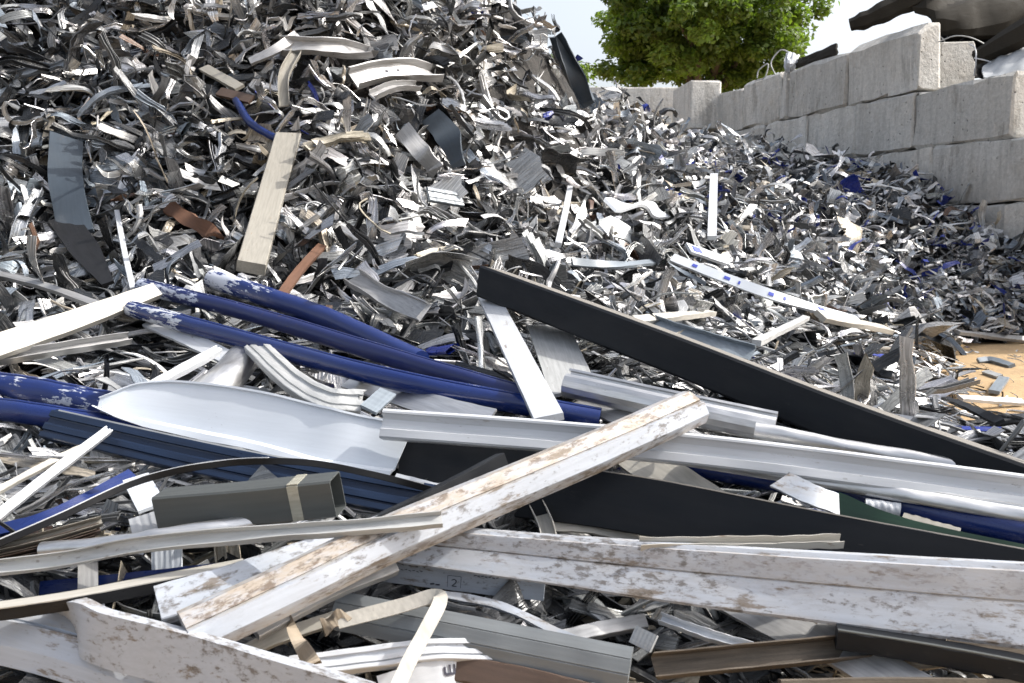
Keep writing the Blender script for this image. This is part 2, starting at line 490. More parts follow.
def ring_quads(n, m, off=0, flip=False):
    i, j = np.meshgrid(np.arange(n - 1), np.arange(m), indexing='ij')
    j2 = (j + 1) % m
    q = np.stack([i * m + j, (i + 1) * m + j, (i + 1) * m + j2, i * m + j2], -1).reshape(-1, 4) + off
    return q[:, ::-1] if flip else q


def beam(name, label, cat, pts, sec, mat, h, d, el=35, hollow=0, group=None, parent=None, n=26, dent=.0025, twist=0, scale=None, cut=(0, 0), kind=None, wave=0., ragged=0., soil=None):
    """long profile laid through points given as sight line + height over the heap; h, d = face height and depth as seen at its middle (in photo pixels, turned into metres)"""
    W3 = []
    for p in pts:
        q = hit(p[0], p[1], p[2])
        if q is None: q = P(p[0], p[1], 12)
        if len(p) > 3: q = CAM + (q - CAM) * (1 + p[3] / np.linalg.norm(q - CAM))
        W3.append(q)
    W3 = np.array(W3)
    mid = W3.mean(0)
    k = np.linalg.norm(mid - CAM) / F * .5
    h, d = h * k, d * k
    C = catmull(W3, n)
    T = np.gradient(C, axis=0); T /= np.linalg.norm(T, axis=1)[:, None]
    c = np.array([-mid[0], -mid[1], 0]); c /= np.linalg.norm(c)
    n0 = math.cos(R(el)) * c + math.sin(R(el)) * np.array([0, 0, 1.])
    Vn = n0 - (T @ n0)[:, None] * T; Vn /= np.linalg.norm(Vn, axis=1)[:, None]
    U = np.cross(Vn, T)
    upv = np.array([0, -SP * 0 + .25, 1.])
    if (U.mean(0) @ upv) < 0: U = -U
    s = np.linspace(0, 1, n)
    tw = twist * (s - .5) if np.isscalar(twist) else np.interp(s, np.linspace(0, 1, len(twist)), twist)
    tw = np.radians(tw)[:, None]
    U, Vn = U * np.cos(tw) + Vn * np.sin(tw), -U * np.sin(tw) + Vn * np.cos(tw)
    sc = np.ones(n) if scale is None else np.interp(s, np.linspace(0, 1, len(scale)), scale)
    rl = np.random.default_rng(sum(map(ord, (label or name))))

    def rings(sec2, dz=0):
        m = len(sec2)
        V = C[:, None] + (sec2[None, :, 0, None] * sc[:, None, None]) * U[:, None] + sec2[None, :, 1, None] * Vn[:, None]
        if wave: V = V + (np.sin(s * 9 + 1)[:, None] * wave)[..., None] * Vn[:, None] * (sec2[None, :, 0, None] / h)
        # shallow dents
        ph = rl.uniform(0, 6, 4)
        dd = np.sin(s[:, None] * 23 + ph[0] + sec2[None, :, 0] / h * 2) * np.sin(s[:, None] * 11 + ph[1])
        V = V + (dent * dd)[..., None] * Vn[:, None]
        L = np.linalg.norm(C[-1] - C[0])
        V[0] += T[0] * (sec2[:, 0:1] * cut[0]) + (T[0] * rl.normal(0, ragged * h, (m, 1)) if ragged else 0)
        V[-1] += T[-1] * (sec2[:, 0:1] * cut[1]) + (T[-1] * rl.normal(0, ragged * h, (m, 1)) if ragged else 0)
        return V.reshape(-1, 3), m
    sec2 = SEC[sec](h, d) if isinstance(sec, str) else sec
    V, m = rings(sec2)
    Q = ring_quads(n, m, 0, True)
    caps = []
    if hollow:
        hk = hollow * k
        s2 = sec2 - np.sign(sec2) * hk
        V2, _ = rings(s2)
        Q = np.vstack([Q, ring_quads(n, m, len(V))])
        o2 = len(V); j = np.arange(m); j2 = (j + 1) % m
        e0 = np.stack([j, j2, o2 + j2, o2 + j], -1)
        b = (n - 1) * m
        e1 = np.stack([b + j2, b + j, o2 + b + j, o2 + b + j2], -1)
        Q = np.vstack([Q, e0, e1]); V = np.vstack([V, V2])
    else:
        caps = [list(range(m)), list(range((n - 1) * m + m - 1, (n - 1) * m - 1, -1))]
    # local frame: x along the profile
    X = C[-1] - C[0]; X /= np.linalg.norm(X)
    Z = Vn.mean(0); Z -= X * (Z @ X); Z /= np.linalg.norm(Z)
    Yv = np.cross(Z, X)
    Rm = np.stack([X, Yv, Z], 1)
    o_ = mid
    Vl = (V - o_) @ Rm
    me = mesh_quads(name, Vl, Q, mat, caps=caps, angle=35 if sec in ('tube', 'round', 'half') else 11)
    so = np.zeros(m) if soil is None else np.array(soil, float)
    so = np.tile(so, len(Vl) // m)
    at_ = me.attributes.new('soil', 'FLOAT', 'POINT'); at_.data.foreach_set('value', so.astype(np.float32))
    mt = Matrix([[*Rm[0], o_[0]], [*Rm[1], o_[1]], [*Rm[2], o_[2]], [0, 0, 0, 1]])
    if parent is not None:
        mt = MW[parent.name].inverted() @ mt
    ob = link(name, me, parent, mt)
    MW[ob.name] = mt if parent is None else MW[parent.name] @ mt
    props(ob, label, cat if parent is None else None, group, kind)
    fg_add(V, Q)
    ob_info = dict(C=C, T=T, U=U, V=Vn, h=h, d=d, k=k)
    INFO[ob.name] = ob_info
    return ob


MW, INFO = {}, {}


def fg_add(V, Q):
    FG_V.append(np.asarray(V)); FG_F.append(np.asarray(Q) + FG_n[0]); FG_n[0] += len(V)


def part_on(parent, name, me_V, Q, mat, caps=(), label=None):
    """part given in world coordinates, stored in its thing's own frame"""
    mi = MW[parent.name].inverted()
    Vl = np.array([tuple(mi @ Vector(v)) for v in me_V])
    me = mesh_quads(name, Vl, Q, mat, caps=caps)
    o = link(name, me, parent)
    MW[o.name] = MW[parent.name]
    if label: o['label'] = label
    fg_add(me_V, Q)
    return o


# ------------------------------------------------------------------ setting: ground, heap core
gx = np.linspace(-160, 160, 41); gy = np.linspace(-60, 260, 41)
V = np.array([(x, y, 0.) for y in gy for x in gx]); i, j = np.meshgrid(np.arange(40), np.arange(40))
Q = np.stack([j * 41 + i, j * 41 + i + 1, (j + 1) * 41 + i + 1, (j + 1) * 41 + i], -1).reshape(-1, 4)
props(link('ground', mesh_quads('ground', V, Q, M['sand'], angle=0)), 'bare orange sandy ground of the scrap yard', kind='structure')

nx, ny = 150, 190
hx = np.linspace(-7.5, 6.2, nx); hy = 1.7 + (21.5 - 1.7) * np.linspace(0, 1, ny) ** 1.3
X, Y = np.meshgrid(hx, hy)
wallX = 6.01 - .248 * (Y - 13)
Z = height(X, Y) - np.where(Y > 5.2, .26, .16) + .05 * rng.random(X.shape)
Z = np.where(X > wallX - .05, -.4, Z)
V = np.stack([X, Y, Z], -1).reshape(-1, 3)
i, j = np.meshgrid(np.arange(nx - 1), np.arange(ny - 1))
coreQ = np.stack([j * nx + i, j * nx + i + 1, (j + 1) * nx + i + 1, (j + 1) * nx + i], -1).reshape(-1, 4)
coreV = V
props(link('scrap_mound', mesh_quads('scrap_mound', V, coreQ, M['core'], angle=0)), 'filler body under the shredded heap, coloured dark as gap shade', kind='structure')

# ------------------------------------------------------------------ concrete block walls
WD = np.array([-.248, 1.0]); WD /= np.linalg.norm(WD)
WN = np.array([WD[1], -WD[0]])          # to the right, away from the heap


def wall_pt(s, t):                     # s metres along the wall from its point at Y = 13, t metres into it
    return np.array([6.01, 13.0]) + WD * s + WN * t


def s_at(px):                          # distance along the wall seen at a photo column
    Yw = 9.234 / ((px - 512) / 1000 + .248)
    return (Yw - 13) / WD[1]


def block(parent, s0, s1, t0, t1, z0, z1, cham=.0, name='concrete_block', rough=.022, seed=0):
    r = np.random.default_rng(seed)
    g = .006
    s0 += g; s1 -= g; z0 += .004; z1 -= .004
    # section in (t, z): bevelled, optional broad chamfer on the heap side
    b = .035
    if cham:
        sec = [(t0, z0 + b), (t0, z1), (t0 + cham * 1.1, z1 + cham), (t1 - b, z1 + cham), (t1, z1 + cham - b), (t1, z0 + b), (t1 - b, z0), (t0 + b, z0)]
    else:
        sec = [(t0, z0 + b), (t0, z1 - b), (t0 + b, z1), (t1 - b, z1), (t1, z1 - b), (t1, z0 + b), (t1 - b, z0), (t0 + b, z0)]
    sec = np.array(sec); m = len(sec)
    ss = [s0, s0 + b] + list(np.linspace(s0 + b, s1 - b, 6)[1:-1]) + [s1 - b, s1]
    V = []
    ct, cz = (t0 + t1) / 2, (z0 + z1) / 2
    for k, s in enumerate(ss):
        f = (1 - b / .4) if k in (0, len(ss) - 1) else 1
        for t, z in sec:
            xy = wall_pt(s, ct + (t - ct) * f) + r.normal(0, rough * .7, 2)
            V.append((*xy, cz + (z - cz) * f + r.normal(0, rough * .7)))
    V = np.array(V)
    o = V.mean(0)
    Q = ring_quads(len(ss), m, 0, True)
    n = len(ss)
    me = mesh_quads(name, V - o, Q, M['concrete'], caps=[list(range(m)), list(range((n - 1) * m + m - 1, (n - 1) * m - 1, -1))], angle=25)
    ob = link(name, me, parent, Matrix.Translation(Vector(o) - parent.location))
    return ob


wall = empty('concrete_block_wall', (*wall_pt(0, .4), 0), 'long retaining wall of stacked grey concrete blocks along the right side of the heap', 'wall')
top_j = [s_at(p) for p in (909, 840, 782, 774.5, 738, 704)]
for k in range(5):
    block(wall, top_j[k], top_j[k + 1], 0 if k != 2 else .01, .36 if k == 0 else .8, 3.2, 4.0, cham=.16 if k == 0 else (.05 if k < 4 else .0), seed=k)
block(wall, top_j[0] + .05, top_j[0] + 1.3, .375, .98, 3.2, 3.93, seed=9)
for z0, start, ph in ((2.4, s_at(1003.5), 0), (1.6, -2.9, .2), (.8, -1.9, .7), (0., -2.6, .1)):
    s = start; k = 0
    while s < top_j[-1]:
        L = s_at(906) - s_at(1003.5) if z0 == 2.4 and k == 0 else (1.95 if z0 > 1 else 1.45)
        if z0 == 2.4 and k > 0: L = 1.45
        block(wall, s, min(s + L, top_j[-1] + .2), .0 if (k + int(z0 * 5)) % 2 else .012, .8, z0, z0 + .8, seed=int(z0 * 50) + k)
        s += L; k += 1

# far corner: one tall block and a low weathered return wall
def plain_block(parent, x0, x1, y0, y1, z0, z1, rot=0, seed=0, name='concrete_block'):
    r = np.random.default_rng(seed)
    V, Q = box_quads(x0, x1, y0, y1, z0, z1)
    import bmesh
    me = bpy.data.meshes.new(name)
    o = V.mean(0)
    bm = bmesh.new()
    vs = [bm.verts.new(v - o) for v in V]
    for q in Q: bm.faces.new([vs[a] for a in q])
    bmesh.ops.bevel(bm, geom=list(bm.edges), offset=.03, segments=2, affect='EDGES', profile=.5)
    bmesh.ops.rotate(bm, verts=bm.verts, cent=(0, 0, 0), matrix=Matrix.Rotation(rot, 3, 'Z'))
    for v in bm.verts: v.co += Vector(r.normal(0, .006, 3))
    bm.to_mesh(me); bm.free(); me.materials.append(M['concrete'])
    ob = link(name, me, parent, Matrix.Translation(Vector(o) - parent.location))
    return ob


a_ = P(686, 81, 20.6); zt = a_[2]
ret = empty('concrete_return_wall', (P(680, 100, 20.8)[0], 20.8, 0), 'far concrete return wall with one tall pale block beneath the tree', 'wall')
plain_block(ret, P(687, 90, 20.5)[0], P(718, 90, 20.5)[0], 20.5, 21.9, zt - .95, zt, rot=R(6), seed=1)
for k in range(4):
    plain_block(ret, P(687, 90, 20.5)[0], P(718, 90, 20.5)[0], 20.52, 21.9, k * .8, min((k + 1) * .8 - .005, zt - .955), rot=R(6), seed=20 + k)
zt2 = P(650, 87, 22.4)[2]
x = P(560, 90, 22.4)[0]; x_end = P(684, 90, 22.4)[0]
k = 0
while x < x_end:
    for c in range(5):
        z1 = zt2 - c * .86
        if z1 > 0: plain_block(ret, x, min(x + 1.4, x_end), 22.4 + .01 * (k % 2), 23.2, max(0, z1 - .855), z1, seed=40 + k * 5 + c)
    x += 1.405; k += 1

# ------------------------------------------------------------------ the tree beyond the wall
def make_tree(cx, cy, z0, zc, rx, rz, label, seed=3, nclump=260, per=105):
    r = np.random.default_rng(seed)
    t = empty('broadleaf_tree', (cx, cy, 0), label, 'tree')
    # trunk and limbs
    V, Q, off = [], [], 0
    def limb(p0, p1, r0, r1, name):
        n, m = 9, 8
        s = np.linspace(0, 1, n)[:, None]
        c = p0 * (1 - s) + p1 * s + np.c_[.18 * np.sin(s * 5 + p1[0]), .18 * np.sin(s * 4 + p1[1]), np.zeros_like(s)] * np.sin(s * np.pi)
        T = p1 - p0; T = T / np.linalg.norm(T)
        U = np.cross(T, [0.3, .9, .1]); U /= np.linalg.norm(U); W = np.cross(T, U)
        a = np.linspace(0, 2 * np.pi, m, endpoint=False)
        rad = (r0 * (1 - s) + r1 * s)
        V = (c[:, None] + rad[:, None] * (np.cos(a)[None, :, None] * U + np.sin(a)[None, :, None] * W)).reshape(-1, 3) - (cx, cy, 0)
        me = mesh_quads(name, V, ring_quads(n, m), M['bark'])
        return link(name, me, t)
    base = np.array([cx, cy, 0.]); fork = np.array([cx + .1, cy, z0 + .3])
    limb(base, fork, .34, .24, 'trunk')
    for k in range(9):
        a = k * 2.4; e = r.uniform(.3, .95)
        limb(fork - (0, 0, r.uniform(0, .6)), np.array([cx + math.cos(a) * rx * .75 * e, cy + math.sin(a) * rx * .75 * e, zc + rz * r.uniform(-.5, .75)]), .14, .03, 'limb')
    # crown: leaf clumps through the volume, thicker at the outside
    Vs, Ts = [], []
    for k in range(nclump):
        v = r.normal(size=3); v /= np.linalg.norm(v)
        rad = r.uniform(.25, 1.0) ** .5
        lump = 1 + .16 * math.sin(4 * v[0] + 2) * math.cos(5 * v[2]) + .12 * math.sin(9 * v[0] + 3 * v[1])
        c = np.array([cx, cy, zc]) + v * rad * lump * (rx, rx, rz)
        if c[2] < z0: c[2] = z0 + r.uniform(0, .5)
        cr = r.uniform(.25, .55)
        q = r.normal(size=(per, 3)); q /= np.linalg.norm(q, axis=1)[:, None]
        ctr = c + q * cr * r.random((per, 1)) ** .45 * (1, 1, .7)
        nrm = q * .6 + r.normal(0, .6, (per, 3)) + (0, 0, .7); nrm /= np.linalg.norm(nrm, axis=1)[:, None]
        u = np.cross(nrm, r.normal(size=(per, 3))); u /= np.linalg.norm(u, axis=1)[:, None]
        wv = np.cross(nrm, u)
        sz = r.uniform(.06, .12, (per, 1))
        Vs.append(np.stack([ctr - u * sz, ctr - wv * sz * .55 + nrm * sz * .25, ctr + u * sz, ctr + wv * sz * .55 + nrm * sz * .25], 1))
        tone = np.array([.092, .15, .03]) * r.uniform(.75, 1.3) * r.uniform(.8, 1.25, (per, 1)) + np.array([.02, .012, 0]) * r.random((per, 1))
        Ts.append(np.repeat(np.c_[tone, np.ones(per)][:, None], 4, 1))
    V = np.concatenate(Vs).reshape(-1, 3) - (cx, cy, 0); tone = np.concatenate(Ts).reshape(-1, 4)
    Q = np.arange(len(V)).reshape(-1, 4)
    o = link('crown', mesh_quads('crown', V, Q, M['leaf'], tone, angle=0), t)
    o['kind'] = 'stuff'
    return t


tc_ = P(704, 34, 30)
make_tree(tc_[0], 30, P(700, 98, 30)[2] - .3, tc_[2] + .1, 3.25, 1.6, 'full round green broadleaf tree standing behind the far concrete wall', 3, 330, 150)
tb = P(577, 66, 42)
make_tree(tb[0] - .6, 42, tb[2] - 1.6, tb[2] - .5, 1.5, 1.2, 'small brownish distant tree just showing left of the big green tree', 8, 60, 60)

# ------------------------------------------------------------------ the long profiles lying in front, one by one
B = beam
LONG = None
# the black box beam with its dusty top
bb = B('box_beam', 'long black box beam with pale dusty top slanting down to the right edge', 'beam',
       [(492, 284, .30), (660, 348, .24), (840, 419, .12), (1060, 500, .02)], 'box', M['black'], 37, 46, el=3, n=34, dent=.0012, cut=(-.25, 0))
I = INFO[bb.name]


def strip_on(parent, name, u0, u1, v0, v1, s0, s1, mat, thick=.002, n=14, label=None):
    """thin piece lying on a profile: u/v range in half heights/depths, s range along it"""
    I = INFO[parent.name]
    idx = np.linspace(s0, s1, n) * (len(I['C']) - 1)
    def at(a):
        return np.stack([np.interp(idx, np.arange(len(a)), a[:, k]) for k in range(3)], -1)
    C, U, Vn = at(I['C']), at(I['U']), at(I['V'])
    a0 = C + U * u0 * I['h'] + Vn * v0 * I['d']; a1 = C + U * u1 * I['h'] + Vn * v1 * I['d']
    T = np.gradient(C, axis=0); w = a1 - a0
    nn = np.cross(w, T); nn /= np.linalg.norm(nn, axis=1)[:, None]
    out = U * (u0 + u1) * I['h'] + Vn * (v0 + v1) * I['d']
    nn = np.where((nn * out).sum(1)[:, None] < 0, -nn, nn)
    V = np.stack([a0 - nn * .001, a1 - nn * .001, a1 + nn * thick, a0 + nn * thick], 1).reshape(-1, 3)
    return part_on(parent, name, V, ring_quads(n, 4), mat, caps=[[0, 1, 2, 3], [(n - 1) * 4 + k for k in (3, 2, 1, 0)]], label=label)


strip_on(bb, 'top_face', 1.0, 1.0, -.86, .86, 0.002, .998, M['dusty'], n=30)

# blue tubes
B('blue_tube', 'upper blue handrail tube with flaked paint at its raised left end', 'tube',
  [(141, 286, .17), (250, 314, .15), (400, 360, .12), (530, 398, .10)], 'round', M['bluegrey'], 18.5, 18, el=30, n=40)
B('blue_tube', 'lower glossy blue tube with white paint spots near its left end', 'tube',
  [(132, 309, .17), (250, 342, .15), (400, 381, .13), (600, 419, .05)], 'round', M['blue'], 20, 20, el=30, n=40)
B('blue_tube', 'peeling white and blue round tube lying behind the two blue tubes', 'tube',
  [(212, 279, .13), (270, 298, .12), (330, 320, .10), (420, 362, .06)], 'tube', M['blueend'], 21, 21, el=30, n=30)
B('blue_tube', 'worn blue and grey tube coming in from the left edge', 'tube',
  [(-40, 380, .12), (30, 390, .12), (112, 406, .10)], 'round', M['bluescuff'], 26, 22, el=35)
B('blue_tube', 'second blue tube at the left edge, just under the worn one', 'tube',
  [(-40, 404, .12), (40, 415, .12), (150, 432, .05)], 'round', M['blueclean'], 22, 20, el=35)
B('blue_tube', 'dark blue tube in shadow under the silver ribbed profile', 'tube',
  [(640, 456, .08), (760, 476, .10), (900, 505, .12), (1060, 540, .13)], 'tube', M['blueclean'], 26, 26, el=30, n=26)
B('blue_strip', 'narrow blue strip rising from the left edge under the black cable', 'strip',
  [(-30, 536, .10), (50, 516, .12), (132, 474, .12)], 'flat', M['blueclean'], 11, 4, el=45)
B('blue_strip', 'flat deep blue strip under the beige edged strip, lower left', 'strip',
  [(40, 590, .09), (150, 579, .10), (262, 566, .10)], 'flat', M['blueclean'], 15, 4, el=30)

# silver / white extrusions crossing the middle
B('ribbed_profile', 'long white ribbed window profile crossing the middle to the right edge', 'profile',
  [(383, 424, .24), (560, 437, .24), (740, 455, .23), (890, 474, .22), (1130, 506, .20)], 'cove', M['white'], 31, 18, el=20, n=44)
B('silver_profile', 'bright white metal profile just below the ribbed window profile at right', 'profile',
  [(690, 459, .18), (840, 483, .18), (940, 500, .18), (1080, 524, .18)], 'round', M['alu'], 17, 12, el=40, n=30)
B('silver_trim', 'half round silver trim with dark open back below the black box beam', 'trim',
  [(566, 382, .15), (670, 405, .14), (775, 427, .11)], 'slot', M['alu'], 30, 18, el=18, n=30)
B('silver_trim', 'thin crumpled silver trim ending under the lower black box beam', 'trim',
  [(755, 428, .13), (860, 447, .10), (1000, 474, .06)], 'half', M['alu'], 15, 8, el=45, n=24, wave=.006)
B('white_post', 'flat white post leaning up to the black box beam end', 'post',
  [(487, 294, .22), (549, 419, .2)], 'box', M['white'], 24, 6, el=30)
B('grey_plate', 'grey plate lying right of the flat white post', 'plate',
  [(548, 326, .16), (574, 392, .10)], 'flat', M['lgrey'], 44, 3, el=50, cut=(.3, -.3))
B('grey_plate', 'grey plate half hidden below the silver trim', 'plate',
  [(590, 398, .08), (680, 440, .06)], 'flat', M['dull'], 34, 3, el=50, cut=(.5, .5))

# white bent sheet and navy profile
B('bent_sheet', 'bright white bent sheet with folded lip between blue tubes and navy profile', 'sheet',
  [(98, 404, .15), (150, 404, .17), (250, 420, .17), (330, 440, .16), (402, 452, .14)], 'lip', M['sheet'], 60, 18, el=24, n=44, scale=[.22, .72, .92, 1, 1, 1, .95, .9], cut=(0, .15), dent=.004, twist=(-14, -20, -2, 3, 0, 4, 0, 0))
B('navy_profile', 'long grooved navy blue profile under the white bent sheet', 'profile',
  [(50, 424, .12), (200, 458, .12), (330, 484, .10), (460, 508, .08)], 'groove', M['navy'], 33, 14, el=25, n=40)
strip_on(bpy.data.objects['navy_profile'], 'pale_or_glint_edge', .88, .98, .5, .5, 0.01, .9, M['lgrey'], n=30)  # painted highlight: pale strip where the upper groove catches light
B('flat_sheet', 'charcoal panel under the left end of the ribbed window profile', 'panel',
  [(400, 458, .10), (470, 463, .11), (600, 476, .10)], 'flat', M['black'], 46, 4, el=30, cut=(-.1, 0))
B('dark_angle', 'charcoal angle bar along the top of the diagonal white beam', 'angle bar',
  [(330, 545, .24), (420, 503, .25), (502, 460, .26)], 'box', M['black'], 15, 16, el=5)
strip_on(bpy.data.objects['dark_angle'], 'pale_or_glint_edge', -1.0, -.75, 1.0, 1.0, .5, .98, M['cream'], n=10)
B('thin_white_edge', 'thin white edge strip left of the diagonal beam, over navy profile', 'strip',
  [(396, 476, .13), (470, 494, .12)], 'flat', M['white'], 5, 3)

# diagonal white beam
B('diagonal_beam', 'dirty white folded beam lying diagonally over the whole foreground', 'beam',
  [(188, 637, .30), (300, 584, .32), (400, 536, .33), (600, 451, .34), (698, 407, .34)], 'facet', M['dirty_white'], 42, 26, el=1, n=50, dent=.002, cut=(0, -.25), soil=[.6, 1, 1, .8, .4, .1, .1, .5, 1, 1, .6])
B('white_beam', 'short dirty white beam partly under the diagonal beam, lower left', 'beam',
  [(158, 606, .24), (260, 575, .24), (390, 530, .22)], 'box', M['dirty_white'], 32, 22, el=35, hollow=2.0)
B('wide_profile', 'wide scuffed white facade profile running from centre to right edge', 'profile',
  [(385, 541, .20), (560, 560, .23), (700, 575, .25), (900, 594, .28), (1080, 610, .30)], 'step', M['dirty_white'], 72, 30, el=8, n=50, scale=[.5, .63, .76, .92, 1.04], soil=[0, 0, .2, .6, .45, .35, .6, .25, .1, .5, .8, .5])
B('white_strip', 'cream edged white strip ending above the wide white profile', 'strip',
  [(640, 544, .30), (760, 543, .30), (842, 541, .30)], 'chan', M['cream'], 12, 8, el=70)
B('cream_plate', 'tapered cream plate poking out below the diagonal beam', 'plate',
  [(612, 440, .15), (660, 472, .13), (720, 512, .06)], 'flat', M['cream'], 40, 4, el=45)
B('cream_plate', 'folded cream plate standing between dark sheet and wide white profile', 'plate',
  [(533, 498, .10), (546, 525, .12), (552, 556, .10)], 'chan', M['cream'], 15, 12, el=25)
B('cream_plate', 'cream panel lying flat in shade under the dark sheet', 'plate',
  [(548, 520, .08), (600, 524, .08), (660, 540, .06)], 'flat', M['cream'], 24, 3, el=45)
ds = B('dark_sheet', 'broad anthracite beam with pale scuffs behind the wide white profile', 'beam',
       [(520, 490, .14), (640, 506, .15), (840, 547, .16), (1070, 591, .17)], 'box', M['black'], 56, 12, el=22, n=40)
strip_on(ds, 'bare_edge', .985, 1.0, .80, .98, .01, .99, M['dusty'], thick=.003, n=24)
B('green_strip', 'dark green strip tapering along the top of the anthracite beam', 'strip',
  [(840, 505, .22), (880, 519, .22), (950, 535, .21), (1070, 558, .20)], 'flat', M['green'], 20, 4, el=25, scale=[1.1, .9, .6, .45, .4], cut=(-.5, 0))
B('worn_plate', 'scuffed dirty white plate beside the green strip', 'plate',
  [(780, 480, .22), (815, 496, .21), (858, 512, .16)], 'flat', M['dirty_white'], 22, 3, el=45, cut=(.4, 0))
B('worn_plate', 'long worn blue and white strip above the anthracite beam', 'strip',
  [(700, 502, .10), (780, 512, .11), (850, 517, .12)], 'flat', M['bluewhite'], 12, 3, el=45)
B('white_stub', 'white stub of tube between the green strip and blue tube', 'tube',
  [(865, 505, .14), (900, 510, .14)], 'tube', M['white'], 13, 13)
B('brown_strip', 'thin brown strip between green strip and blue tube', 'strip',
  [(903, 516, .14), (960, 532, .14)], 'flat', M['tan'], 7, 3, el=60)

# lower edge
B('printed_profile', 'shaded white profile with small printed marks under the wide white profile', 'profile',
  [(362, 562, .12), (450, 573, .13), (545, 584, .12)], 'flat', M['dirty_white'], 32, 6, el=0)
pp = bpy.data.objects['printed_profile']
def mark(parent, strokes, s_mid, u_mid, w, hh):
    """printed strokes on a profile's face, w/hh in metres: list of (x0, y0, x1, y1) in a unit square"""
    I = INFO[parent.name]
    L = np.linalg.norm(I['C'][-1] - I['C'][0])
    for (x0, y0, x1, y1, lw) in strokes:
        n = 2
        def q(x, y):
            s = (s_mid + (x - .5) * w / L) * (len(I['C']) - 1)
            f = lambda a: np.array([np.interp(s, np.arange(len(a)), a[:, k]) for k in range(3)])
            return f(I['C']) + f(I['U']) * (u_mid * I['h'] + (y - .5) * hh) + f(I['V']) * (I['d'] * 1.0 + .0035), f(I['U'])
        a, b = np.array([x0, y0]), np.array([x1, y1])
        dv = (b - a) * (w, hh); pr = np.array([-dv[1], dv[0]]) / (np.linalg.norm(dv) + 1e-9) * lw / (w, hh)
        c4 = [q(*(a - pr))[0], q(*(b - pr))[0], q(*(b + pr))[0], q(*(a + pr))[0]]
        part_on(parent, 'printed_mark', c4, np.array([[0, 1, 2, 3]]), M['ink'])
BOX = [(0, 0, 0, 1, .0006), (0, 1, 1, 1, .0006), (1, 1, 1, 0, .0006)]
TWO = [(.3, .62, .5, .72, .0012), (.5, .72, .66, .6, .0012), (.66, .6, .62, .42, .0012), (.62, .42, .34, .12, .0012), (.34, .12, .7, .12, .0012)]
mark(pp, BOX + TWO, .53, -.42, .036, .032)
mark(pp, [(k * .12, .5, k * .12 + .085, .5 + .12 * (-1) ** k, .0011) for k in range(8)], .30, .28, .085, .02)
mark(pp, [(k * .14, .5, k * .14 + .09, .5 + .1 * (-1) ** k, .0009) for k in range(7)], .29, -.05, .08, .02)
mark(pp, [(k * .14, .5, k * .14 + .1, .5 + .1 * (-1) ** k, .0011) for k in range(7)], .70, .1, .07, .02)
mark(pp, [(0, .2, .4, .3, .002), (.5, .2, .9, .25, .002)], .43, -.6, .03, .02)

B('grey_profile', 'mid grey banded profile lying along the bottom centre', 'profile',
  [(335, 610, .15), (440, 630, .16), (540, 650, .16), (630, 668, .16)], 'band', M['midsteel'], 38, 14, el=24, n=34, dent=.0015)
B('white_strip', 'narrow scuffed white strip just above the mid grey banded profile', 'strip',
  [(430, 593, .12), (500, 606, .13), (560, 634, .12), (612, 655, .12)], 'flat', M['dirty_white'], 8, 4, el=50)
B('bent_strip', 'thin white strip bent over like a hook at bottom centre', 'strip',
  [(338, 622, .20), (400, 606, .22), (434, 596, .24), (440, 602, .25), (425, 632, .24), (408, 664, .22), (392, 700, .20)], 'flat', M['cream'], 14, 3, el=35, n=50)
B('curved_flange', 'scuffed white plate with upturned edge curving in from bottom left', 'plate',
  [(92, 596, .14, .30), (79, 606, .18, .14), (80, 622, .22, .03), (104, 637, .24, 0), (160, 652, .24, -.03), (260, 682, .24, -.06), (370, 716, .24, -.1)], 'flat', M['dirty_white'], 48, 13, el=2, n=60)
B('grey_post', 'short grey upright strip behind the curved white plate', 'strip',
  [(88, 556, .16), (88, 622, .14)], 'flat', M['dull'], 17, 4, el=20)
B('lower_beam', 'dirty white ribbed beam in the bottom left corner', 'beam',
  [(-60, 620, .14), (40, 640, .15), (130, 668, .15), (220, 700, .15)], 'facet', M['dirty_white'], 56, 20, el=25, n=34)
gb = B('box_profile', 'dark grey box profile with a band of tape and open right end', 'profile',
       [(163, 510, .34, .10), (250, 503, .33, 0), (338, 494, .32, -.10)], 'box', M['grey'], 36, 30, el=-2, hollow=2.0, n=20, dent=.0008)
I = INFO[gb.name]
strip_on(gb, 'tape_band', -.95, .95, 1.0, 1.0, .76, .82, M['tape'], n=4)
strip_on(gb, 'tape_band', 1.0, 1.0, -.9, .95, .76, .82, M['tape'], n=4)
B('black_cable', 'black rubber cable with painted top glare arching from left over a dark grey box profile', 'cable',
  [(-30, 556, .26), (60, 517, .30), (140, 481, .32), (220, 464, .34), (300, 462, .34), (370, 474, .30), (440, 492, .24)], 'box', M['rubber'], 6.5, 7, el=12, n=60)
strip_on(bpy.data.objects['black_cable'], 'pale_or_glint_edge', 1.0, 1.0, -.5, .98, 0, .6, M['white'], n=40)  # sun glint on the rubber drawn as a white strip
B('long_strip', 'long bent grey strip from left edge across to the diagonal beam', 'strip',
  [(-40, 572, .26), (60, 560, .28), (140, 545, .33), (260, 534, .37), (360, 527, .39), (442, 519, .39)], 'chan', M['lgrey'], 14, 8, el=45, n=40, twist=(0, 20, -10, 0))
B('long_strip', 'silver twisted strip under the dark grey box profile', 'strip',
  [(40, 548, .25), (120, 540, .29), (170, 532, .31), (250, 522, .30), (290, 516, .28)], 'half', M['alu'], 15, 8, el=45, n=34, twist=(0, -30, 10, 0))
B('edge_strip', 'beige edged dark strip lying across the lower left', 'strip',
  [(-40, 616, .24), (60, 602, .25), (150, 585, .25), (244, 567, .25)], 'box', M['rubber'], 11, 22, el=0, n=30)
es = bpy.data.objects['edge_strip']
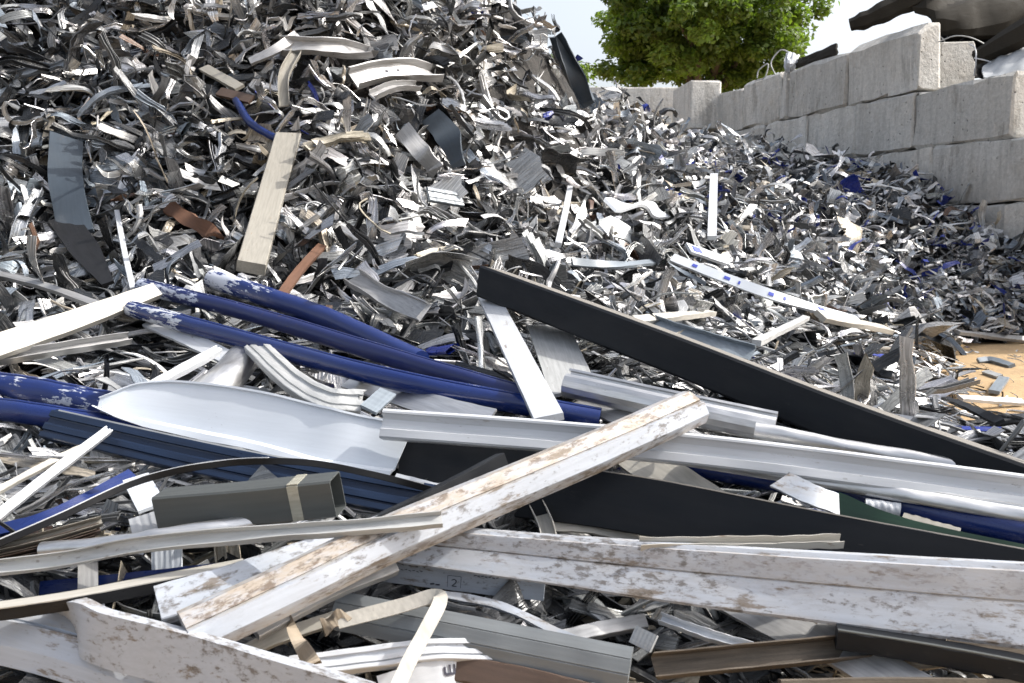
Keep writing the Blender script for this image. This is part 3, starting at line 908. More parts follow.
strip_on(es, 'pale_or_glint_edge', 1.0, 1.0, -.6, .98, .0, 1.0, M['cream'], n=24)
for k, (dy, mt) in enumerate([(0, 'tan'), (7, 'brown'), (13, 'wood'), (19, 'brown'), (25, 'rubber')]):
    B('laminated_strip', ['topmost tan strip', 'second brown strip', 'middle weathered strip', 'fourth brown strip', 'lowest black strip'][k] + ' of the bundle at the left edge under the black cable', 'strip',
      [(-40, 556 + dy, .24 - k * .012), (40, 538 + dy, .25 - k * .012), (102 - k * 2, 521 + dy, .25 - k * .012)], 'chan', M[mt], 7.5, 12, el=30, group='bundle of thin strips at the left edge')
# long thin white sticks on the left
B('white_stick', 'long white square stick rising steeply at left below the navy profile', 'stick',
  [(-30, 538, .12), (40, 482, .14), (108, 430, .16)], 'groove', M['white'], 9, 7, el=30)
B('white_stick', 'thin white stick left of the long square stick', 'stick',
  [(-20, 500, .11), (60, 458, .12), (100, 440, .1)], 'box', M['cream'], 6, 5, el=45)
B('white_stick', 'white stick rising from the white bent sheet to the blue tubes', 'stick',
  [(104, 412, .13), (170, 376, .17), (218, 350, .2)], 'groove', M['white'], 9, 8, el=45)
B('white_bar', 'broad white bar from left edge ending at the blue tubes', 'bar',
  [(-50, 362, .16), (60, 326, .18), (156, 291, .2)], 'flat', M['cream'], 19, 8, el=30, scale=[1.2, 1.1, 1, .8])
B('grey_bar', 'thin grey bar under the broad white bar at left', 'bar',
  [(-50, 366, .1), (40, 352, .11), (130, 338, .1)], 'chan', M['dull'], 10, 8, el=45)
B('thin_rod', 'thin grey rod from left edge across the scrap to the white bar', 'rod',
  [(-40, 268, .12), (30, 282, .14), (100, 306, .14)], 'flat', M['dull'], 7, 4, el=45)
B('upright_stick', 'thin white upright stick standing above the blue tubes', 'stick',
  [(117, 212, .10), (124, 250, .12), (133, 290, .14)], 'box', M['white'], 5, 5, el=15)
B('white_plate', 'white plate under the lower blue tube near its left end', 'plate',
  [(150, 322, .11), (190, 340, .11), (228, 358, .1)], 'flat', M['white'], 17, 3, el=40)
B('ribbed_offcut', 'torn ribbed grey profile sloping down to the white bent sheet', 'offcut',
  [(256, 346, .15), (290, 378, .16), (325, 398, .17), (362, 402, .16)], 'groove', M['lgrey'], 26, 8, el=45, n=30, ragged=.12)
B('silver_sheet', 'curved silver sheet in front of the lower blue tube', 'sheet',
  [(190, 402, .08), (224, 376, .11), (245, 352, .1)], 'half', M['alu'], 36, 14, el=40)
B('silver_sheet', 'pale metal sheet under the lower blue tube at centre', 'sheet',
  [(350, 380, .06), (420, 402, .08), (490, 420, .08)], 'flat', M['alu'], 26, 3, el=45)
B('dark_tab', 'small dark tab standing above the ribbed profile left end', 'plate',
  [(368, 410, .16), (388, 392, .17)], 'flat', M['steel'], 18, 3, el=40)
B('pale_tab', 'small pale blue plate tilted beside the black cable', 'plate',
  [(136, 478, .18), (152, 508, .2)], 'flat', M['sheet'], 24, 3, el=30)
B('pale_tab', 'small white panel under the left end of the dark grey box profile', 'plate',
  [(132, 532, .2), (170, 520, .22)], 'flat', M['white'], 24, 3, el=25)
B('pale_tab', 'square pale blue panel in the gap below the long grey strip', 'plate',
  [(152, 560, .12), (182, 556, .13)], 'flat', M['sheet'], 20, 3, el=25)
B('short_profile', 'grey square profile end lying along the diagonal beam underside', 'profile',
  [(255, 632, .22), (330, 592, .23), (395, 566, .23)], 'box', M['dull'], 16, 12, el=40, hollow=1.5)
B('tan_board_offcut', 'tan weathered offcut under the short grey profile', 'offcut',
  [(180, 690, .14), (260, 645, .16), (335, 618, .16)], 'box', M['tan'], 13, 8, el=40)
B('torn_film', 'yellowed torn plastic film hanging at bottom centre left', 'film',
  [(286, 614, .22), (298, 640, .22), (312, 664, .2)], 'flat', M['film'], 15, 2, el=25, wave=.02, ragged=.25, scale=[.35, .8, 1.1])
B('torn_film', 'small crumpled tan film scrap beside the short grey profile', 'film',
  [(322, 628, .2), (345, 615, .21)], 'flat', M['film'], 14, 3, el=35, wave=.02, ragged=.3)
B('window_profile', 'white double ridged window profile at the bottom centre left', 'profile',
  [(290, 668, .14), (370, 658, .15), (440, 650, .15), (520, 652, .12)], 'groove', M['white'], 22, 12, el=45)
B('printed_plate', 'white plate with bold black print at the bottom edge centre', 'plate',
  [(380, 690, .10), (440, 672, .12), (470, 668, .1)], 'flat', M['white'], 26, 3, el=25)
pl = bpy.data.objects['printed_plate']
mark(pl, [(.0, .2, .0, .8, .003), (0, .2, .5, .2, .003), (.5, .2, .5, .9, .003), (.5, .2, 1, .2, .003), (1, .2, 1, .9, .003)], .62, 0, .03, .03)
B('dark_box', 'brown shaded box profile under the mid grey banded profile', 'profile',
  [(452, 668, .1), (520, 680, .1), (600, 700, .1)], 'box', M['brown'], 24, 18, el=30, hollow=1.5)
B('timber', 'weathered brown timber at the bottom edge right of centre', 'timber',
  [(655, 666, .16), (760, 656, .17), (866, 646, .16)], 'chan', M['wood'], 22, 16, el=35, ragged=.15)
B('timber', 'splintered brown timber under the right end of the wide white profile', 'timber',
  [(800, 630, .10), (900, 640, .11), (1060, 652, .12)], 'box', M['wood'], 15, 12, el=40)
B('white_strip', 'short white bent strip in the shadowed gap at bottom right of centre', 'strip',
  [(660, 618, .15), (705, 634, .16), (752, 648, .14)], 'chan', M['white'], 9, 8, el=50)
B('grey_profile', 'dark grey rail along the bottom right corner', 'rail',
  [(836, 636, .2), (900, 646, .2), (980, 660, .2), (1060, 676, .2)], 'box', M['black'], 18, 20, el=0, n=26)
strip_on(bpy.data.objects['grey_profile.001'], 'pale_or_glint_edge', 1.0, 1.0, .6, .98, 0, 1, M['grey'], n=16)
B('flat_board', 'flat grey brown board lying below the dark grey rail', 'board',
  [(812, 632, .14), (860, 660, .14), (930, 700, .14)], 'flat', M['dull'], 40, 5, el=55)
B('flat_board', 'pale board peeking from under the wide white profile', 'board',
  [(725, 596, .1), (780, 625, .12), (830, 650, .12)], 'flat', M['dull'], 34, 4, el=55)
B('brown_sill', 'brown sill along the bottom edge at right', 'sill',
  [(780, 690, .16), (900, 688, .16), (1060, 690, .16)], 'box', M['wood'], 18, 12, el=20)
B('small_tab', 'small grey square tab in the shadowed gap at bottom centre', 'tab',
  [(633, 634, .14), (654, 644, .15)], 'flat', M['lgrey'], 17, 3, el=25)
B('white_edge', 'thin white profile edge in the gap above the timber', 'profile',
  [(556, 640, .1), (600, 630, .11), (645, 622, .1)], 'box', M['dull'], 14, 10, el=45)

# ------------------------------------------------------------------ striking pieces on the heap
B('tan_board', 'long tan grey board standing on the heap left of centre', 'board',
  [(288, 137, .10), (270, 200, .14), (251, 268, .12)], 'box', M['tan'], 25, 12, el=20, cut=(.3, 0), dent=.001)
B('hanging_sheet', 'dark blue grey curved sheet hanging on the shaded left slope', 'sheet',
  [(66, 138, .10), (66, 180, .12), (76, 234, .10)], 'flat', M['slate'], 29, 4, el=15, n=18, wave=.015, twist=(-15, 10, 20), cut=(.3, .2))
B('metal_sheet', 'dark pointed sheet below the hanging blue grey sheet', 'sheet',
  [(62, 218, .1), (85, 250, .12), (108, 284, .1)], 'flat', M['rubber'], 26, 3, el=20, scale=[1, 1, .4])
B('rusty_piece', 'rusty crumpled steel piece on the left slope below the hanging sheet', 'scrap piece',
  [(168, 206, .1), (190, 220, .12), (218, 236, .1)], 'flat', M['rust'], 12, 3, el=40, wave=.03, ragged=.4, twist=(0, 60, -30))
B('rusty_piece', 'rusty brown strip left of the blue tubes upper end', 'strip',
  [(281, 296, .12), (300, 270, .13), (322, 246, .12)], 'flat', M['rust'], 9, 4, el=40)
B('blue_pipe', 'short bent blue pipe on the upper heap beside the tan board', 'pipe',
  [(236, 100, .1), (248, 120, .12), (262, 131, .12), (284, 142, .1)], 'tube', M['blueclean'], 7.5, 7.5, n=24)
B('brown_plate', 'small brown plate above the bent blue pipe', 'plate',
  [(219, 92, .12), (252, 100, .12)], 'flat', M['brown'], 10, 3, el=30)
B('grey_bar', 'straight dark tan bar leading to the brown plate', 'bar',
  [(204, 68, .1), (240, 88, .1)], 'flat', M['tan'], 10, 3, el=30)
B('bent_channel', 'long dull grey channel on the upper heap left of the bolt holed one', 'channel',
  [(282, 46, .12), (320, 46, .13), (372, 52, .12)], 'chan', M['dull'], 18, 7, el=45, wave=.012, ragged=.3, twist=(0, 20, -15))
B('bent_channel', 'broad grey curved channel with two bolt holes on the upper heap', 'channel',
  [(354, 78, .14), (385, 70, .17), (410, 69, .17), (437, 73, .14)], 'chan', M['dull'], 19, 9, el=25, ragged=.25, wave=.008, twist=(0, 15, -10))
for a_ in (.36, .52):
    strip_on(bpy.data.objects['bent_channel.001'], 'bolt_hole', -.10, .16, -.68, -.68, a_, a_ + .035, M['ink'], thick=.002, n=3)
B('bent_channel', 'small grey curved channel just under the one with bolt holes', 'channel',
  [(372, 95, .12), (395, 86, .15), (418, 86, .12)], 'chan', M['dull'], 10, 6, el=40, ragged=.3)
B('white_strip', 'dull grey strip reaching up to the long dull grey channel', 'strip',
  [(250, 62, .12), (275, 50, .14), (297, 35, .12)], 'flat', M['dull'], 9, 3, el=45, twist=(0, 30))
B('curved_strip', 'tan curved upright strip left of the tan board top', 'strip',
  [(296, 52, .12), (284, 76, .14), (284, 104, .12)], 'chan', M['tan'], 10, 6, el=25, ragged=.2)
B('dark_fin', 'dark bent plate standing up on the right ridge of the heap', 'sheet',
  [(556, 36, .22), (566, 58, .20), (578, 82, .16), (588, 104, .1)], 'chan', M['slate'], 17, 9, el=25, scale=[.35, .9, 1, .8], wave=.02, ragged=.3, twist=(-30, 0, 30))
B('dark_plate', 'dark blue grey folded plate in the middle of the heap', 'plate',
  [(432, 118, .12), (448, 136, .14), (458, 164, .1)], 'flat', M['slate'], 26, 3, el=20, scale=[.8, 1, .5], wave=.02, ragged=.25, twist=(0, 30))
B('heap_post', 'small white upright strip standing on the lower right slope', 'strip',
  [(714, 175, .2), (713, 205, .2), (712, 238, .16)], 'flat', M['white'], 8, 4, el=10)
B('heap_post', 'slim white upright stick on the slope above the black box beam end', 'stick',
  [(570, 188, .16), (565, 214, .16), (558, 245, .12)], 'box', M['white'], 6, 5, el=10)
ps = B('printed_strip', 'long white strip with blue print running down the right apron', 'strip',
       [(672, 258, .13), (730, 280, .15), (790, 301, .15), (858, 320, .13)], 'flat', M['sheet'], 10, 3, el=50, n=30, twist=(0, 25, 0))
for a, b in ((.12, .17), (.3, .36), (.38, .4), (.55, .6), (.63, .65), (.8, .85)):
    strip_on(ps, 'printed_mark', -.35, .3, 1.1, 1.1, a, a + (b - a) * .55, M['blueink'], thick=.003, n=3)
ps = B('printed_strip', 'short white strip with a blue mark above the long printed strip', 'strip',
       [(688, 248, .15), (728, 262, .15)], 'flat', M['sheet'], 13, 3, el=45)
strip_on(ps, 'printed_mark', -.6, .6, 1.1, 1.1, .1, .3, M['blueink'], thick=.003, n=3)
B('white_plank', 'whitish plank at the lower end of the long printed strip', 'plank',
  [(820, 316, .15), (855, 323, .15), (888, 330, .13)], 'box', M['cream'], 13, 5, el=40)
B('dark_plank', 'dark grey plank just above the black box beam', 'plank',
  [(640, 318, .12), (690, 336, .14), (752, 354, .12)], 'chan', M['steel'], 19, 6, el=45)
B('light_plank', 'pale grey plank above the dark grey plank', 'plank',
  [(635, 321, .13), (680, 316, .15), (712, 313, .13)], 'flat', M['cream'], 10, 5, el=45)
B('light_bar', 'short light bar tilted upward right of the dark grey plank', 'bar',
  [(756, 343, .15), (780, 331, .16), (806, 318, .15)], 'box', M['lgrey'], 8, 5, el=40)
B('metal_sheet', 'dark grey blade lying on the slope above the black box beam', 'sheet',
  [(572, 262, .14), (615, 265, .15), (656, 262, .12)], 'flat', M['steel'], 8, 3, el=30)
B('pale_sheet', 'creased pale blue sheet on the slope above the long printed strip', 'sheet',
  [(610, 205, .14), (640, 206, .16), (664, 214, .14)], 'flat', M['sheet'], 15, 3, el=40, wave=.03, ragged=.2)
B('pale_sheet', 'curved pale metal sheet in the middle of the heap above blue tubes', 'sheet',
  [(352, 276, .14), (385, 296, .16), (424, 312, .14)], 'chan', M['dull'], 20, 7, el=40, wave=.01, ragged=.3, twist=(0, 25))
B('grey_sheet', 'torn grey sheet on the mid heap left of the dark folded plate', 'sheet',
  [(400, 128, .1), (420, 150, .12), (436, 170, .1)], 'flat', M['dull'], 18, 3, el=30, wave=.03, ragged=.4, twist=(0, 50))
B('teal_plate', 'small teal grey ribbed plate on the mid slope', 'plate',
  [(428, 194, .12), (462, 200, .12)], 'groove', M['steel'], 16, 4, el=30)
for k, (pts, mt, hh, lab) in enumerate([
    ([(957, 332, .03), (990, 336, .03), (1040, 341, .03)], 'dull', 6, 'long grey strip on the sand by the wall foot'),
    ([(978, 361, .02), (992, 360, .03), (1012, 366, .02)], 'steel', 6, 'small dark strip lying alone on the sand'),
    ([(985, 372, .02), (1000, 377, .02)], 'lgrey', 6, 'small pale scrap lying alone on the sand'),
    ([(994, 392, .03), (1004, 378, .04)], 'steel', 9, 'upturned dark tab on the sand near the right edge'),
    ([(960, 398, .03), (990, 400, .05), (1023, 402, .03)], 'white', 7, 'white strip on the sand near the right edge'),
    ([(945, 398, .06), (970, 408, .07), (1000, 422, .05)], 'black', 8, 'black bent strip at the edge of the sand')]):
    B('sand_scrap', lab, 'metal strip', pts, 'flat', M[mt], hh, 3, el=50)

# ------------------------------------------------------------------ things on and behind the wall, top right
def tube_thing(name, label, cat, pts, r, mat, n=40, parent=None, m=6):
    C = catmull(np.array(pts), n)
    T = np.gradient(C, axis=0); T /= np.linalg.norm(T, axis=1)[:, None]
    U = np.cross(T, [.31, .2, .93]); U /= np.linalg.norm(U, axis=1)[:, None]; Wv = np.cross(T, U)
    a = np.linspace(0, 2 * np.pi, m, endpoint=False)
    rr = r if np.ndim(r) else np.full(n, r)
    rr = np.interp(np.linspace(0, 1, n), np.linspace(0, 1, len(rr)), rr)
    V = (C[:, None] + rr[:, None, None] * (np.cos(a)[None, :, None] * U[:, None] + np.sin(a)[None, :, None] * Wv[:, None])).reshape(-1, 3)
    o = V.mean(0)
    me = mesh_quads(name, V - o, ring_quads(n, m), mat, caps=[list(range(m))[::-1], list(range((n - 1) * m, n * m))])
    return props(link(name, me, None, Matrix.Translation(Vector(o))), label, cat)


def drape(name, label, cat, grid, mat, nu=26, nv=18, amp=.05, seed=0, thick=.03):
    """crumpled thick sheet through a grid of points"""
    r = np.random.default_rng(seed)
    G = np.array(grid, float)
    rows = np.array([catmull(g, nu) for g in G])
    Sx = np.array([catmull(rows[:, k], nv) for k in range(nu)]).transpose(1, 0, 2)
    u, v = np.meshgrid(np.linspace(0, 1, nu), np.linspace(0, 1, nv))
    dsp = sum((.6 - np.abs(np.sin(u * r.uniform(3, 12) + v * r.uniform(-9, 9) + r.uniform(0, 6)))) * r.uniform(.3, 1) for _ in range(7)) * amp / 1.6
    dn = np.cross(np.gradient(Sx, axis=1), np.gradient(Sx, axis=0)); dn /= np.linalg.norm(dn, axis=2)[..., None] + 1e-9
    Sx = Sx + dsp[..., None] * dn
    V = np.concatenate([Sx.reshape(-1, 3), (Sx - dn * thick).reshape(-1, 3)])
    i, j = np.meshgrid(np.arange(nu - 1), np.arange(nv - 1))
    q = np.stack([j * nu + i, j * nu + i + 1, (j + 1) * nu + i + 1, (j + 1) * nu + i], -1).reshape(-1, 4)
    Q = [q, q[:, ::-1] + nu * nv]
    per = [k for k in range(nu)] + [k * nu + nu - 1 for k in range(1, nv)] + [(nv - 1) * nu + k for k in range(nu - 2, -1, -1)] + [k * nu for k in range(nv - 2, 0, -1)]
    per = np.array(per); p2 = np.roll(per, -1)
    Q.append(np.stack([p2, per, per + nu * nv, p2 + nu * nv], -1))
    o = V.mean(0)
    return props(link(name, mesh_quads(name, V - o, np.vstack(Q), mat, angle=28), None, Matrix.Translation(Vector(o))), label, cat)


tube_thing('rolled_tarp', 'thick dark rolled sheet jutting over the wall top', 'tarp',
           [P(850, 25, 15.2), P(868, 19, 15.1), P(900, 4, 15.0), P(935, -14, 14.9)], [.09, .10, .14, .12, .165, .14, .19, .17, .2], M['tarp'], n=18, m=6)
tube_thing('rolled_tarp', 'small stubby end poking from the dark rolled sheet', 'tarp',
           [P(875, 17, 15.1), P(876, 7, 15.1)], [.06, .05], M['tarp'], n=6, m=8)
drape('tarp_or_gap_shade', 'large crumpled dark tarp heaped on the wall top at right', 'tarp',
      [[P(915, -14, 15.2), P(950, -4, 15.4), P(1000, 1, 15.4), P(1050, -2, 15.4)],
       [P(910, 4, 14.9), P(950, 10, 14.7), P(985, 4, 14.9), P(1050, 0, 15.1)],
       [P(925, 20, 14.9), P(960, 32, 14.6), P(990, 30, 14.8), P(1050, 12, 15.0)],
       [P(945, 34, 15.3), P(965, 37, 15.3), P(990, 36, 15.3), P(1050, 30, 15.4)]], M['tarp'], amp=.10, seed=4, nu=17, nv=11)
drape('tarp_or_gap_shade', 'black sheet added as gap shade under the crumpled tarp at right', 'tarp',  # added black sheet standing in for the deep shade of the gap
      [[P(934, 28, 15.6), P(970, 26, 15.6), P(1010, 20, 15.6), P(1065, 10, 15.6)],
       [P(936, 48, 15.2), P(975, 50, 15.1), P(1010, 40, 15.0), P(1065, 34, 15.0)],
       [P(940, 80, 15.0), P(975, 80, 14.8), P(1010, 72, 14.8), P(1065, 70, 14.8)]], M['rubber'], amp=.14, seed=14)
tube_thing('dark_beam', 'dark flat beam leaning over the pale bag at the right edge', 'beam',
           [P(975, 58, 14.2), P(1010, 40, 13.9), P(1060, 12, 13.6)], [.10, .17, .2], M['tarp'], n=14, m=6)
drape('pale_bag', 'pale grey plastic bag on top of the wall at the right edge', 'bag',
      [[P(986, 66, 14.0), P(1005, 54, 14.2), P(1030, 46, 14.2), P(1065, 46, 14.0)],
       [P(982, 72, 13.6), P(1005, 66, 13.5), P(1030, 60, 13.4), P(1065, 60, 13.4)],
       [P(984, 79, 13.3), P(1005, 78, 13.2), P(1030, 78, 13.1), P(1065, 78, 13.1)]], M['bag'], amp=.03, seed=7)
tube_thing('wire_loop', 'thin grey wire arching in front of the dark tarp', 'wire', [P(938, 42, 14.3), P(955, 36, 14.2), P(972, 38, 14.1), P(990, 47, 14.1)], .008, M['lgrey'])
tube_thing('wire_loop', 'bent white wire standing beside the small top block', 'wire', [P(974, 76, 14.0), P(976, 60, 13.9), P(975, 48, 14.0), P(969, 44, 14.1)], .009, M['white'])
tube_thing('wire_loop', 'short white wire pointing right beside the small top block', 'wire', [P(974, 58, 13.95), P(984, 60, 13.9), P(991, 62, 13.9)], .008, M['white'])
tube_thing('wire_loop', 'thin wire hanging from the small gap behind the top block', 'wire', [P(936, 33, 14.8), P(942, 38, 14.6), P(945, 42, 14.6)], .008, M['lgrey'])
tube_thing('wire_loop', 'thin wire loop standing up on the wall in front of the tree', 'wire', [P(776, 76, 18.3), P(771, 63, 18.4), P(778, 52, 18.4), P(784, 50, 18.3), P(793, 55, 18.2)], .012, M['lgrey'])
tube_thing('wire_loop', 'low grey wire coil on the wall end in front of the tree', 'wire', [P(757, 78, 18.8), P(759, 70, 18.8), P(768, 64, 18.7), P(765, 77, 18.7), P(757, 80, 18.8)], .012, M['lgrey'])
drape('white_cover', 'small white crumpled sheet on the wall in front of the tree', 'sheet',
      [[P(786, 55, 18.1), P(792, 54, 18.1), P(799, 57, 18.1)], [P(786, 64, 17.9), P(791, 63, 17.8), P(796, 62, 17.9)], [P(785, 72, 17.9), P(789, 72, 17.9), P(792, 71, 17.9)]], M['white'], amp=.05, nu=10, nv=10)
drape('dark_cover', 'low dark sheet lying along the wall top left of the top blocks', 'tarp',
      [[P(796, 62, 18.0), P(812, 55, 17.4), P(838, 44, 16.6)], [P(796, 66, 17.9), P(812, 60, 17.3), P(838, 50, 16.5)], [P(797, 68, 17.9), P(812, 64, 17.3), P(838, 56, 16.5)]], M['tarp'], amp=.03, nu=12, nv=8)
# ground heap behind the wall that carries the tarps
V, Q = [], []
nu_, nv_ = 24, 14
for a in np.linspace(0, 1, nv_):
    for b_ in np.linspace(0, 1, nu_):
        xy = wall_pt(-1.5 + b_ * 6, .85 + a * 5)
        zz = 3.75 * math.sin(math.pi * min(1, .25 + a * .75)) ** .6 * math.sin(math.pi * (b_ * .86 + .07)) ** .35
        V.append((*xy, max(0, min(zz, 3.5)) + .1 * rng.random()))
Q = [(j * nu_ + i, j * nu_ + i + 1, (j + 1) * nu_ + i + 1, (j + 1) * nu_ + i) for j in range(nv_ - 1) for i in range(nu_ - 1)]
props(link('rubble_mound', mesh_quads('rubble_mound', V, Q, M['core'], angle=0)), 'dark mound behind the concrete wall carrying the tarps', kind='structure')

# ------------------------------------------------------------------ shredded scrap: strips, bent profiles, crumpled sheets, rods
TONES = [('bare metal', (.58, .58, .585), .93, .33), ('white', (.70, .70, .695), 0, .12), ('light grey', (.36, .37, .375), .35, .15),
         ('mid grey', (.15, .155, .16), .25, .13), ('charcoal', (.016, .018, .021), 0, .19), ('beige', (.42, .375, .30), .1, .04),
         ('blue', (.012, .03, .24), 0, .008), ('rust brown', (.10, .055, .035), 0, .008), ('blue grey', (.24, .28, .33), .15, .03)]
TP = np.array([t[3] for t in TONES]); TP /= TP.sum()


def u_sec(w, d, kind):
    if kind == 0: return np.array([(-w, -d), (w, -d), (w, d), (-w, d)])
    if kind == 1:
        f = [(-1, -1), (1, -1), (1, 1), (.86, 1), (.86, -.7), (-.86, -.7), (-.86, 1), (-1, 1)]
    elif kind == 2:     # finned
        f = [(-1, -1), (1, -1), (1, .8), (.85, .8), (.85, -.6), (.1, -.6), (.08, 1), (-.06, 1), (-.08, -.6), (-.8, -.6), (-.82, .3), (-1, .3)]
    else:               # flattened hollow
        f = [(-1, -.5), (-.7, -1), (.7, -1), (1, -.5), (1, .5), (.6, 1), (-.6, .7), (-1, .5)]
    return np.array(f, float) * (w, d)


def g_sweep(L, sec, n, bend, kinks, twist, r, crush=.0, cut=.5):
    s = np.linspace(0, 1, n)
    th = bend * (s - .5) + .25 * bend * np.sin(s * 7 + r.uniform(0, 6))
    for _ in range(kinks):
        k0 = r.uniform(.12, .88)
        th = th + r.normal(0, .7) * np.clip((s - k0) * n * .7 + .5, 0, 1)
    th = th + np.cumsum(r.normal(0, .10, n))
    lat = r.normal(0, .25) * (s - .5) + r.normal(0, .12) * np.sin(s * 6)
    T = np.stack([np.cos(th) * np.cos(lat), np.sin(lat), np.sin(th) * np.cos(lat)], -1)
    C = np.cumsum(T, 0) * L / n
    C -= C.mean(0)
    Nn = np.stack([-np.sin(th), np.zeros(n), np.cos(th)], -1)
    U = np.cross(Nn, T)
    ph = (twist * (s - .5) + r.uniform(-.2, .2))[:, None]
    U, Nn = U * np.cos(ph) + Nn * np.sin(ph), -U * np.sin(ph) + Nn * np.cos(ph)
    cw = 1 + r.normal(0, .1, n) + crush * np.sin(s * r.uniform(3, 9) + r.uniform(0, 6)) + r.normal(0, .06, n); cd = 1 - crush * .6 * np.sin(s * r.uniform(3, 9) + r.uniform(0, 6))
    V = C[:, None] + sec[None, :, 0, None] * cw[:, None, None] * U[:, None] + sec[None, :, 1, None] * cd[:, None, None] * Nn[:, None]
    V[0] += T[0] * (sec[:, :1] * r.normal(0, cut)); V[-1] += T[-1] * (sec[:, :1] * r.normal(0, cut))
    g0 = r.uniform(0, 50)
    G = np.stack([np.repeat(s * L, len(sec)) + g0, np.tile(sec[:, 0] + sec[:, 1] * .7, n) + g0, np.zeros(n * len(sec))], -1)
    return V.reshape(-1, 3), ring_quads(n, len(sec), 0, True), G


def g_bundle(L, Wd, r, k, n, bend, kinks, twist):
    seed = r.integers(1 << 30)
    Vs, Qs, Gs, off = [], [], [], 0
    for q in range(k):
        rr = np.random.default_rng(seed)
        V, Q, G = g_sweep(L * (1 - .06 * q), u_sec(Wd * r.uniform(.7, 1.05), .0018, 0), n, bend * (1 + .05 * q), kinks, twist, rr, .08)
        V = V + np.array([r.normal(0, .03) * L, r.normal(0, .1) * Wd, q * Wd * r.uniform(.35, .6)])
        Vs.append(V); Qs.append(Q + off); Gs.append(G); off += len(V)
    return np.vstack(Vs), np.vstack(Qs), np.vstack(Gs)


def g_sheet(L, Wd, r, nu=6, nv=5):
    u, v = np.meshgrid(np.linspace(-.5, .5, nu), np.linspace(-.5, .5, nv))
    x = u * L + r.normal(0, .05 * L, u.shape); y = v * Wd * (1 + r.normal(0, .2) * u * 2) + r.normal(0, .07 * Wd, u.shape)
    z = np.zeros_like(x)
    for _ in range(3):
        a = r.uniform(0, math.pi); c, s_ = math.cos(a), math.sin(a)
        p = (x * c + y * s_); z = z + r.normal(0, .55) * np.abs(p - r.uniform(-.25, .25) * L)
    z = z + r.normal(0, .04 * Wd, z.shape)
    k = r.normal(0, 2.2 / L); z = z + k * x * x * .6
    z -= z.mean(); z = np.clip(z, -.22 * L, .22 * L)
    V = np.stack([x, y, z], -1).reshape(-1, 3)
    i, j = np.meshgrid(np.arange(nu - 1), np.arange(nv - 1))
    q = np.stack([j * nu + i, j * nu + i + 1, (j + 1) * nu + i + 1, (j + 1) * nu + i], -1).reshape(-1, 4)
    th = .0025
    m = len(V)
    V2 = np.vstack([V, V - (0, 0, th)])
    per = [a for a in range(nu)] + [a * nu + nu - 1 for a in range(1, nv)] + [(nv - 1) * nu + a for a in range(nu - 2, -1, -1)] + [a * nu for a in range(nv - 2, 0, -1)]
    per = np.array(per); p2 = np.roll(per, -1)
    return V2, np.vstack([q, q[:, ::-1] + m, np.stack([p2, per, per + m, p2 + m], -1)]), V2 + r.uniform(0, 50)


# depth of the hand-placed things along each sight line, so that loose scrap does not bury them
GW, GH = 512, 342
fgV = np.vstack(FG_V); fgF = np.vstack(FG_F)


def tri(Q):
    return np.vstack([Q[:, [0, 1, 2]], Q[:, [0, 2, 3]]])


def sight(V, T3):
    """first hit per pixel of a coarse view: distance along the axis and triangle index"""
    bvh = BVHTree.FromPolygons(V.tolist(), T3.tolist())
    D = np.full((GH, GW), 1e9); ID = np.full((GH, GW), -1, np.int64)
    o = Vector(CAM)
    for r_ in range(GH):
        for c in range(GW):
            d = Vector(ray((c + .5) * W_ / GW, (r_ + .5) * H_ / GH))
            h = bvh.ray_cast(o, d)
            if h[0] is not None:
                v = h[0]
                D[r_, c] = v.y * CP - (v.z - CAMZ) * SP; ID[r_, c] = h[2]
    return D, ID


fgD, _ = sight(fgV, tri(fgF))

wallx = lambda y: 6.01 - .248 * (y - 13)
pieces = []          # (kind, V, Q, tone, tone name, length, px, py, traits)


def zone(px, py, Y):
    if Y > 10.0: return 'far'
    if py > 335: return 'near'
    return 'heap'


